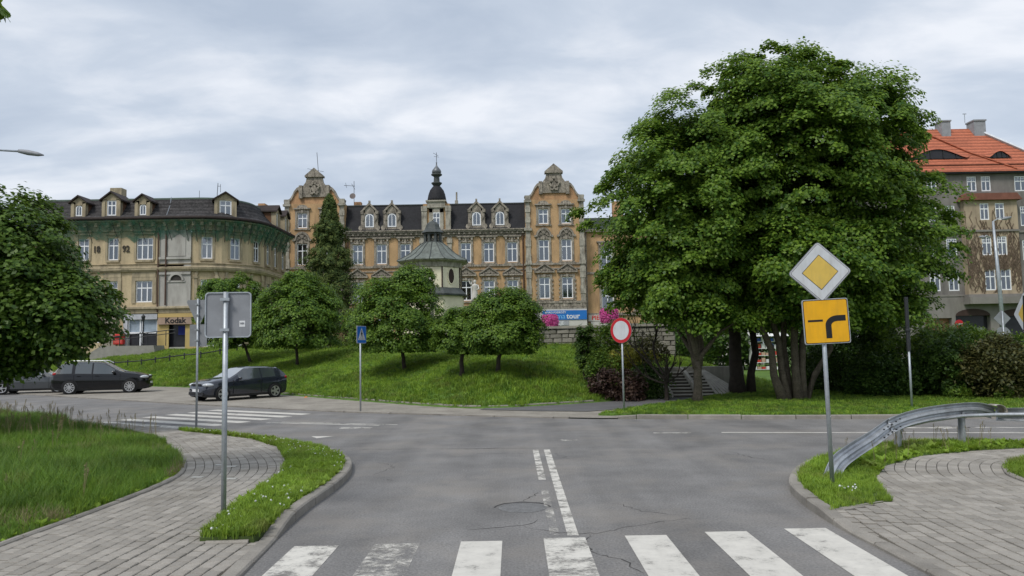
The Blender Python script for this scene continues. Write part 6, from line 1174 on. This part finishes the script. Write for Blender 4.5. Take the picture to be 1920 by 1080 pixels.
# pedestrian crossing sign
x, y = gp(676, 771, .03); k_ = y/FPX
T = thing('road_sign', 'blue pedestrian crossing sign turned sideways at the bay edge', 'road sign', (x, y, .03), math.radians(70)); zc = (771-629)*k_; pole(T, zc+.3, .03)
for P, yy, m, nm in ((rrect(.62, .62, .04), -.05, G['plateback'], 'plate'), (rrect(.61, .61, .04), -.052, SWH, 'plate_rim'), (rrect(.585, .585, .035), -.054, SBL, 'plate_face'), ([(-.25, -.19), (.25, -.19), (0, .25)], -.056, SWH, 'triangle')):
    MB().prism(P, yy, yy+(.02 if nm == 'plate' else .0015)).build(nm, m, T).location = (0, 0, zc)
b = MB(); 
for Pq in ([(.0+.028*math.cos(2*PI*i/10), .125+.028*math.sin(2*PI*i/10)) for i in range(10)], [(-.03, .09), (-.035, -.01), (.03, -.01), (.035, .09)], [(-.03, 0), (-.08, -.12), (-.05, -.12), (.005, .0)], [(.0, 0), (.05, -.06), (.06, -.12), (.085, -.12), (.08, -.05), (.03, .0)], [(.03, .08), (.08, .02), (.07, .0), (.02, .05)], [(-.03, .08), (-.075, .02), (-.06, .0), (-.015, .05)]): b.add([(a, 0, c) for a, c in Pq], [tuple(range(len(Pq)))])
for i in range(4): b.box(-.17+i*.1, -.12+i*.1, 0, .001, -.165, -.14)
o = b.build('walker_symbol', G['black'], T); o.location = (0, -.0575, zc)
# round no-vehicles sign
x, y = gp(1170, 768, .1); k_ = y/FPX
T = thing('road_sign', 'round white sign with red rim on a pole at the lawn corner', 'road sign', (x, y, .1), math.radians(-43)); zc = (768-621)*k_; pole(T, zc+.3, .03); 
circ = lambda r_: [(r_*math.cos(2*PI*i/36), r_*math.sin(2*PI*i/36)) for i in range(36)]
for P, yy, m, nm in ((circ(.415), -.05, G['plateback'], 'plate'), (circ(.41), -.052, SRED, 'red_rim'), (circ(.31), -.054, SWH, 'white_face')): MB().prism(P, yy, yy+(.02 if nm == 'plate' else .0015)).build(nm, m, T).location = (0, 0, zc)
# end-of-priority diamond at the right edge
c = at(1926, 588, 16.5); T = thing('road_sign', 'oblique diamond sign with black bar cut by the right frame edge', 'road sign', (c.x, c.y, .1), math.radians(-98)); zc = c.z-.1; pole(T, zc+.3, .03)
for P, yy, m, nm in ((rot45(rrect(.66, .66, .04)), -.05, G['plateback'], 'plate'), (rot45(rrect(.64, .64, .035)), -.052, SWH, 'face'), (rot45(rrect(.37, .37, .01)), -.054, YELS, 'yellow_centre'), ([(-.09, -.36), (.02, -.4), (.09, .36), (-.02, .4)], -.0565, G['black'], 'black_bar')): MB().prism(P, yy, yy+(.02 if nm == 'plate' else .0015)).build(nm, m, T).location = (0, 0, zc)
# far sign backs and no-entry sign
c = at(1880, 597, 42); T = thing('road_sign', 'grey diamond and disc sign backs beside the far lamp post', 'road sign', (c.x, 42, .1), 0); pole(T, c.z+.3, .035); MB().prism(rot45(rrect(.66, .66, .04)), .04, .06).build('diamond_plate', G['plateback'], T).location = (0, 0, c.z-.1); MB().prism(circ(.42), .04, .06).build('disc_plate', G['plateback'], T).location = (0, 0, at(1880, 627, 42).z-.1)
c = at(1798, 608, 62); T = thing('road_sign', 'small red no entry sign in front of the sooty apartment house', 'road sign', (c.x, 62, .1), 0); pole(T, c.z+.1, .035); MB().prism(circ(.36), -.06, -.04).build('red_disc', SRED, T).location = (0, 0, c.z-.1); MB().box(-.27, .27, -.064, -.061, -.06, .06).build('white_bar', SWH, T).location = (0, 0, c.z-.1)
# ================================================================== LAMPS AND POSTS
x, y = gp(1710, 763, .1); T = thing('lamp_post', 'thin grey post with black upper half on the right lawn edge', 'post', (x, y, .1)); MB().tube([(0, 0, -.2), (0, 0, 2.0)], .035, 10).build('lower_pole', G['galv'], T, True); MB().tube([(0, 0, 1.75), (0, 0, 3.45)], .06, 10).lathe([(.075, 0), (.085, .05), (.075, .1)], 10, (0, 0, 2.35)).build('upper_pole', G['darkmetal'], T)
c = at(1884, 634, 45); T = thing('street_lamp', 'tall grey street lamp with two arms before the apartment house', 'street lamp', (c.x, 45, .1), 0); t1 = at(1862, 415, 45); dx, hz_ = t1.x-c.x, t1.z-.1
MB().tube([(0, 0, -.2), (dx*.55, 0, hz_*.62), (dx, 0, hz_)], [.13, .1, .06], 10).build('pole', G['galv'], T, True)
for u0, v0, u1, v1, ln in ((1862, 415, 1896, 407, .9), (1858, 446, 1836, 444, .6)):
    a, q = at(u0, v0, 45), at(u1, v1, 45); a = a-Vector((c.x, 45, .1)); q = q-Vector((c.x, 45, .1)); m_ = a.lerp(q, .4)+Vector((0, 0, .12)); MB().tube([a, m_, a.lerp(q, .6)], .03, 6).build('arm', G['galv'], T); d_ = (q-a).normalized(); p0 = a.lerp(q, .5); MB().tube([p0, p0.lerp(q, .4), q], [.05, .11, .04], 8).build('lamp_head', G['plateback'], T)
T = thing('street_lamp', 'street lamp head on a thin arm reaching in from the left edge', 'street lamp', (-22.0, 25, .05)); a = at(40, 284, 25)-Vector((-22.0, 25, .05)); q = at(82, 291, 25)-Vector((-22.0, 25, .05)); a0 = at(-60, 278, 25)-Vector((-22.0, 25, .05))
MB().tube([(0, 0, -.2), (0, 0, a0.z-.4), (.1, 0, a0.z-.1), (.5, 0, a0.z)], [.1, .07, .06, .045], 10).build('pole', G['galv'], T, True); MB().tube([(.4, 0, a0.z), a0, a], .035, 8).build('arm', G['galv'], T, True)
MB().tube([a-(q-a)*.12, a, a.lerp(q, .3), a.lerp(q, .75), q], [.06, .07, .09, .07, .02], 10).tf(Matrix.Diagonal((1, 1, 1, 1))).build('lamp_head', G['plateback'], T, True)
# ================================================================== GUARD RAIL (buckled)
gr = thing('guard_rail', 'buckled galvanised guard rail with twisted end curling to the ground', 'guard rail', (8.0, 15.2, .1))
O = Vector((8.0, 15.2, .1))
def gpt(u, v, Y): return at(u, v, Y)-O
WPROF = [(a*.8, d*.85) for a, d in [(-.155, .0), (-.13, .035), (-.1, .075), (-.06, .075), (-.025, .01), (.025, .01), (.06, .075), (.1, .075), (.13, .035), (.155, .0)]]
def wbeam(C, roll, name):
    C = np.array([tuple(c) for c in C]); C = spline(C, 7); rl = spline([(a,) for a in roll], 7)[:, 0]; t_ = np.gradient(C, axis=0); t_ /= np.linalg.norm(t_, axis=1)[:, None]; vs_ = []; m_ = len(WPROF)
    for c, t, a in zip(C, t_, rl):
        t = Vector(t); up = Vector((0, 0, 1)); nrm = t.cross(up).normalized(); u_ = nrm.cross(t).normalized(); R2 = Matrix.Rotation(a, 3, t); nrm, u_ = R2 @ nrm, R2 @ u_
        for w_, d_ in WPROF: vs_.append(Vector(c)+u_*w_-nrm*d_)
    b = MB().add(vs_, [(i*m_+j, (i+1)*m_+j, (i+1)*m_+j+1, i*m_+j+1) for i in range(len(C)-1) for j in range(m_-1)]); o = b.build(name, G['rail'], gr); autosmooth(o, .35); sm = o.modifiers.new('s', 'SOLIDIFY'); sm.thickness = .006; return o
G['rail'] = mat('rail_zinc', (0.44, 0.46, 0.48), 0.45, 0.2, 3, metal=0.55, fine=0.1, stain=(0.22, 0.22, 0.22), stain_amt=.5, stain_scale=2)
wbeam([gpt(1556, 905, 11.9), gpt(1572, 868, 12.3), gpt(1600, 845, 12.9), gpt(1640, 820, 13.7), gpt(1672, 797, 14.3), gpt(1692, 790, 14.7)], [-.9, -.8, -.65, -.5, -.35, -.25], 'end_beam')
wbeam([gpt(1674, 797, 14.28), gpt(1700, 786, 14.75), gpt(1740, 776, 15.0), gpt(1790, 769, 15.3), gpt(1835, 767, 15.5), gpt(1866, 775, 15.7)], [-.35, -.3, -.2, -.1, .1, .5], 'beam')
wbeam([gpt(1866, 777, 15.75), gpt(1890, 777, 15.6), gpt(1925, 777, 15.3), gpt(2050, 777, 14.6), gpt(2300, 785, 13.6)], [.15, .05, 0, 0, 0], 'beam')
p = gpt(1868, 766, 15.55); b = MB(); n = 12; pr = []
for i in range(n+1): a = -.3+2.4*i/n; pr.append((.2*math.cos(a), .13*math.sin(a)))
b.add([(p.x+q[0]*.75-.02, p.y+yy, p.z-.05+q[1]) for yy in (-.14, .14) for q in pr], [(i, i+1, n+2+i, n+1+i) for i in range(n)]); o = b.build('curled_end', mat('rail_rusty', (0.42, 0.4, 0.36), .5, .2, 3, metal=.4, stain=(0.25, 0.13, 0.05), stain_amt=.7, stain_scale=4), gr, True); o.modifiers.new('s', 'SOLIDIFY').thickness = .01
for (ub, vb, ut, vt, Y) in ((1682, 838, 1690, 782, 15.0), (1806, 832, 1804, 772, 15.45), (2010, 842, 2010, 780, 14.75)):
    a, q = gpt(ub, vb, Y), gpt(ut, vt, Y); a.z = -.15; b = MB(); d_ = (q-a); L_ = d_.length; M_ = Matrix.Translation(a) @ d_.to_track_quat('Z', 'Y').to_matrix().to_4x4() @ Matrix.Rotation(.35, 4, 'Z'); b.box(-.06, .06, -.003, .003, 0, L_).box(-.06, -.054, -.003, .06, 0, L_).box(.054, .06, -.003, .06, 0, L_).tf(M_); b.build('post', G['rail'], gr)
MB().tube([gpt(1688, 801, 14.9), gpt(1740, 789, 15.1), gpt(1804, 780, 15.35), gpt(1870, 777.5, 15.25), gpt(1925, 777, 15.1), gpt(2020, 778, 14.7)], .035, 8).build('pipe_rail', G['rail'], gr, True)
b = MB()
for f_ in np.linspace(0, 1, 5):
    for dz in (-.07, .07): q = gpt(1655+30*f_, 812-20*f_, 14.0+.55*f_); b.lathe([(.018, -.01), (.018, .01)], 6, (q.x, q.y-.06, q.z+dz))
b.build('bolt', G['darkmetal'], gr, kind='stuff')
# ================================================================== CARS
def car(name, label, loc, rz, P):
    T = thing(name, label, 'car', loc, rz); L, W, H = P['L'], P['W'], P['H']; N_ = 61; xs_ = np.linspace(-L/2, L/2, N_); I = lambda pts, x: float(np.interp(x, [p[0]*L/2 for p in pts], [p[1] for p in pts]))
    rings = []
    for x in xs_:
        zt = I(P['top'], x); zb = I(P['bot'], x); wm = W/2*I(P['plan'], x); zbelt = I(P['belt'], x); gh = zt-zbelt
        if gh > .05: wr = wm*(.965-.235*min(1, gh/.45)); zs = zbelt
        else: zs = zt-.06; wr = wm*.9
        mid = zb+(zs-zb)*.55
        half = [(wm*.5, zb), (wm*.9, zb+.01), (wm*.975, zb+.12), (wm, mid), (wm*.99, zs-.06), (wm*.955, zs), (wr, zt-.05 if gh > .05 else zt-.02), (wr*.86, zt-.005), (0, zt+.02)]
        rings.append([(x, -a, z) for a, z in half]+[(x, a, z) for a, z in half[-2::-1]])
    m_ = len(rings[0]); V = [p for r_ in rings for p in r_]; groups = {}
    for i in range(N_-1):
        xm = (xs_[i]+xs_[i+1])/2/(L/2)
        for j in range(m_-1):
            jj = j if j < m_//2 else m_-2-j; key = 'body'
            if jj == 5 and any(a < xm < c for a, c in P['side']): key = 'side_window_'+('right' if j < m_//2 else 'left')+str([k for k, (a, c) in enumerate(P['side']) if a < xm < c][0])
            if jj in (6, 7) and P['ws'][0] < xm < P['ws'][1] and jj == 7: key = 'windscreen'
            if jj in (6, 7) and P['rw'][0] < xm < P['rw'][1] and jj == 7: key = 'rear_window'
            if jj <= 1: key = 'sill'
            groups.setdefault(key, []).append((i*m_+j, (i+1)*m_+j, (i+1)*m_+j+1, i*m_+j+1))
    groups['body'] += [tuple(range(m_-1, -1, -1)), tuple(range((N_-1)*m_, N_*m_))]
    for k_, fs in groups.items():
        used = sorted({i for f in fs for i in f}); mp = {a: i for i, a in enumerate(used)}; o = MB().add([V[a] for a in used], [tuple(mp[a] for a in f) for f in fs]).build('side_window' if k_.startswith('side') else k_, P['paint'] if k_ == 'body' else (G['darkmetal'] if k_ == 'sill' else CARGL if k_ != 'windscreen' else CARWS), T)
        bm = bmesh.new(); bm.from_mesh(o.data); bmesh.ops.recalc_face_normals(bm, faces=bm.faces[:]); bm.to_mesh(o.data); bm.free(); autosmooth(o, .6)
    rw_ = P['wr']
    for sx in P['axles']:
        for s_ in (-1, 1):
            wx = sx*L/2; wy = s_*W/2*I(P['plan'], wx)
            b = MB().lathe([(0, 0), (rw_+.055, 0), (rw_+.055, .012), (0, .012)], 24); b.tf(Matrix.Translation((wx, wy*1.002-s_*.008, rw_+.015)) @ Matrix.Rotation(-s_*PI/2, 4, 'X')); b.build('wheel_arch', G['black'], T)
            tb = MB().lathe([(rw_*.66, -.2), (rw_*.94, -.2), (rw_, -.16), (rw_, -.03), (rw_*.95, 0), (rw_*.72, 0), (rw_*.7, -.03), (0, -.03)], 26); Mw = Matrix.Translation((wx, wy+s_*.04, rw_)) @ Matrix.Rotation(-s_*PI/2, 4, 'X'); tb.tf(Mw); wh = tb.build('wheel', TYRE, T, True)
            rbm = MB().lathe([(rw_*.74, -.012), (rw_*.74, .004), (rw_*.66, .0), (rw_*.64, -.02)], 26, cap=False)
            for k_ in range(P['spokes']):
                a = 2*PI*k_/P['spokes']; c_, q_ = math.cos(a), math.sin(a); px, py = -q_*P['sw'], c_*P['sw']; r0, r1 = .05, rw_*.68
                rbm.add([(c_*r0+px, q_*r0+py, .0), (c_*r0-px, q_*r0-py, .0), (c_*r1-px*1.3, q_*r1-py*1.3, .002), (c_*r1+px*1.3, q_*r1+py*1.3, .002)], [(0, 1, 2, 3)])
            rbm.lathe([(0, -.02), (.07, -.02), (.06, .008), (0, .008)], 12); rbm.tf(Mw); rbm.build('rim', RIM, wh)
    def ell(nm, m, x, y_, z, rx, ry, rz_, rot=0):
        b = MB().lathe([(math.cos(a), math.sin(a)) for a in np.linspace(-PI/2+.05, PI/2-.05, 7)], 12).tf(Matrix.Translation((x, y_, z)) @ Matrix.Rotation(rot, 4, 'Z') @ Matrix.Diagonal((rx, ry, rz_, 1))); return b.build(nm, m, T, True)
    zl = P['light_z']
    for s_ in (-1, 1):
        ell('headlight', LENS, L/2*.9, s_*W/2*.7, zl, .26, .16, .085, -s_*.75); ell('tail_light', TAIL, -L/2*.915, s_*W/2*.78, P['tail_z'], .12, .13, .09, s_*.5); ell('mirror', P['paint'], P['mir'][0]*L/2, s_*(W/2+.07), P['mir'][1], .09, .12, .08)
        b = MB(); 
        for xh in P['handles']: b.box(xh*L/2-.09, xh*L/2+.09, s_*W/2*.99-.02, s_*W/2*.99+.02, P['belt_z']-.12, P['belt_z']-.09)
        b.build('door_handle', P['paint'], T)
    MB().box(L/2*.985, L/2*.995+.02, -.38, .38, zl-.03, zl+.05).build('grille', G['black'], T); MB().box(L/2*.97, L/2+.01, -.6, .6, .28, .4).build('lower_grille', G['black'], T); MB().box(L/2+.005, L/2+.03, -.26, .26, .43, .54).build('number_plate', G['white'], T); MB().box(-L/2-.03, -L/2-.005, -.26, .26, P['tail_z']-.22, P['tail_z']-.11).build('number_plate', G['white'], T)
    for s_ in (-1, 1):
        for xd in P['doors']: b = MB(); b.box(xd*L/2-.006, xd*L/2+.006, s_*W/2*.985-.012, s_*W/2*1.0+.003, .3, P['belt_z']-.02); b.build('door_gap', G['black'], T)
    return T
CARGL = mat('car_glass', (0.05, 0.062, 0.066), .04, .1, 1, spec=1.0, coat=1.0); CARWS = mat('car_windscreen', (0.3, 0.32, 0.34), .06, .1, 1, spec=1.0, coat=.6); TYRE = mat('tyre', (0.018, 0.018, 0.018), .9); RIM = mat('alloy_rim', (0.5, 0.5, 0.5), .35, .1, 3, metal=.7); LENS = mat('lamp_lens', (0.5, 0.53, 0.56), .12, .1, 5, spec=.8); TAIL = mat('tail_lens', (0.3, 0.012, 0.012), .2)
PN = mat('car_paint_navy', (0.02, 0.024, 0.036), .15, .05, 1, spec=.5, coat=.9); PB = mat('car_paint_black', (0.005, 0.005, 0.006), .15, .05, 1, spec=.4, coat=.35); PS = mat('car_paint_grey', (0.05, 0.055, 0.06), .3, .05, 1, spec=.5, coat=1.0); SILV = mat('roof_silver', (0.55, 0.56, 0.57), .35, .1, 2, metal=.4)
HATCH = dict(L=4.25, W=1.79, H=1.46, paint=PN, top=[(-1, .75), (-.97, .95), (-.9, 1.17), (-.75, 1.4), (-.5, 1.45), (-.1, 1.46), (.08, 1.4), (.3, 1.14), (.44, 1.0), (.7, .94), (.88, .85), (.97, .74), (1, .62)], bot=[(-1, .34), (-.9, .2), (-.75, .15), (.75, .15), (.92, .17), (1, .24)], belt=[(-1, .95), (-.6, .98), (.3, .9), (1, .85)],
             plan=[(-1, .72), (-.94, .9), (-.75, .98), (0, 1), (.6, .98), (.85, .9), (.96, .76), (1, .62)], side=[(-.62, -.3), (-.27, .28)], ws=(.07, .45), rw=(-.93, -.68), axles=(-.61, .64), wr=.315, spokes=5, sw=.042, light_z=.72, tail_z=.92, mir=(.27, .98), belt_z=.93, handles=(-.2,), doors=(-.27, .4))
hd = Vector((-.62, -.785)); car('parked_car', 'dark navy three door hatchback parked facing the road by the slope', (-12.65, 35.7, .035), math.atan2(hd.y, hd.x), HATCH)
WAGON = dict(L=4.6, W=1.82, H=1.58, paint=PB, top=[(-1, .7), (-.98, 1.0), (-.9, 1.2), (-.8, 1.48), (-.5, 1.57), (-.1, 1.56), (.1, 1.48), (.35, 1.15), (.46, 1.06), (.72, .99), (.9, .88), (.97, .76), (1, .62)], bot=HATCH['bot'], belt=[(-1, 1.02), (-.6, 1.02), (.35, .95), (1, .9)], plan=HATCH['plan'], side=[(-.8, -.55), (-.5, -.16), (-.13, .3)], ws=(.1, .46), rw=(-.95, -.78), axles=(-.6, .62), wr=.33, spokes=10, sw=.02, light_z=.78, tail_z=1.0, mir=(.3, 1.04), belt_z=.98, handles=(-.42, -.05), doors=(-.52, -.14, .42))
a = Vector((.965, .26)); p = Vector((-22.9, 43.2)); W1 = car('parked_car', 'black estate car parked behind the dark maple crown, nose to the slope', (p.x, p.y, .035), math.atan2(a.y, a.x), WAGON)
W1.scale = (1.06, 1.04, 1.1)
for s_ in (-1, 1): MB().tube([(-1.7, s_*.6, 1.52), (-1.6, s_*.62, 1.63), (.1, s_*.62, 1.62), (.35, s_*.6, 1.5)], .025, 6).build('roof_rail', SILV, W1)
car('parked_car', 'grey car mostly hidden by the dark maple crown at the left edge', (-27.6, 44.6, .035), math.atan2(a.y, a.x), dict(WAGON, paint=PS, spokes=5))
c = at(1828, 645, 60); car('parked_car', 'pale car roof showing above the hedge before the arches', (c.x, 60, .1), PI, dict(WAGON, paint=SILV))
# ================================================================== SMALL THINGS
lit = [(574, 746, (0.6, 0.2, 0.06), 'orange scrap of litter at the slope edge of the bay'), (653, 748, (0.7, 0.7, 0.7), 'white scrap of litter at the slope edge of the bay')]
for u, v, col_, lab in lit:
    x, y = gp(u, v, .04); o = MB().add([(-.09, -.05, .0), (.1, -.06, .03), (.08, .07, .01), (-.07, .06, .05), (0, 0, .07)], [(0, 1, 4), (1, 2, 4), (2, 3, 4), (3, 0, 4)]).build('litter', mat('litter_'+lab.split()[0], col_, .7)); o.location = (x, y, .045); tag(o, lab, 'litter')
for u, v in ((1510, 0), ): pass
for (u, v, s_) in ((370, 895, .1), (432, 898, .1), (432, 875, .11), (412, 872, .08)): x, y = gp(u, v, .1); MB().box(-s_, s_, -.07, .07, 0, .003).build('pale_paver_face', mat('pale_paver', (0.45, 0.44, 0.4), .9) if 'pale_paver' not in bpy.data.materials else bpy.data.materials['pale_paver'], path_l).location = (x, y, .105)
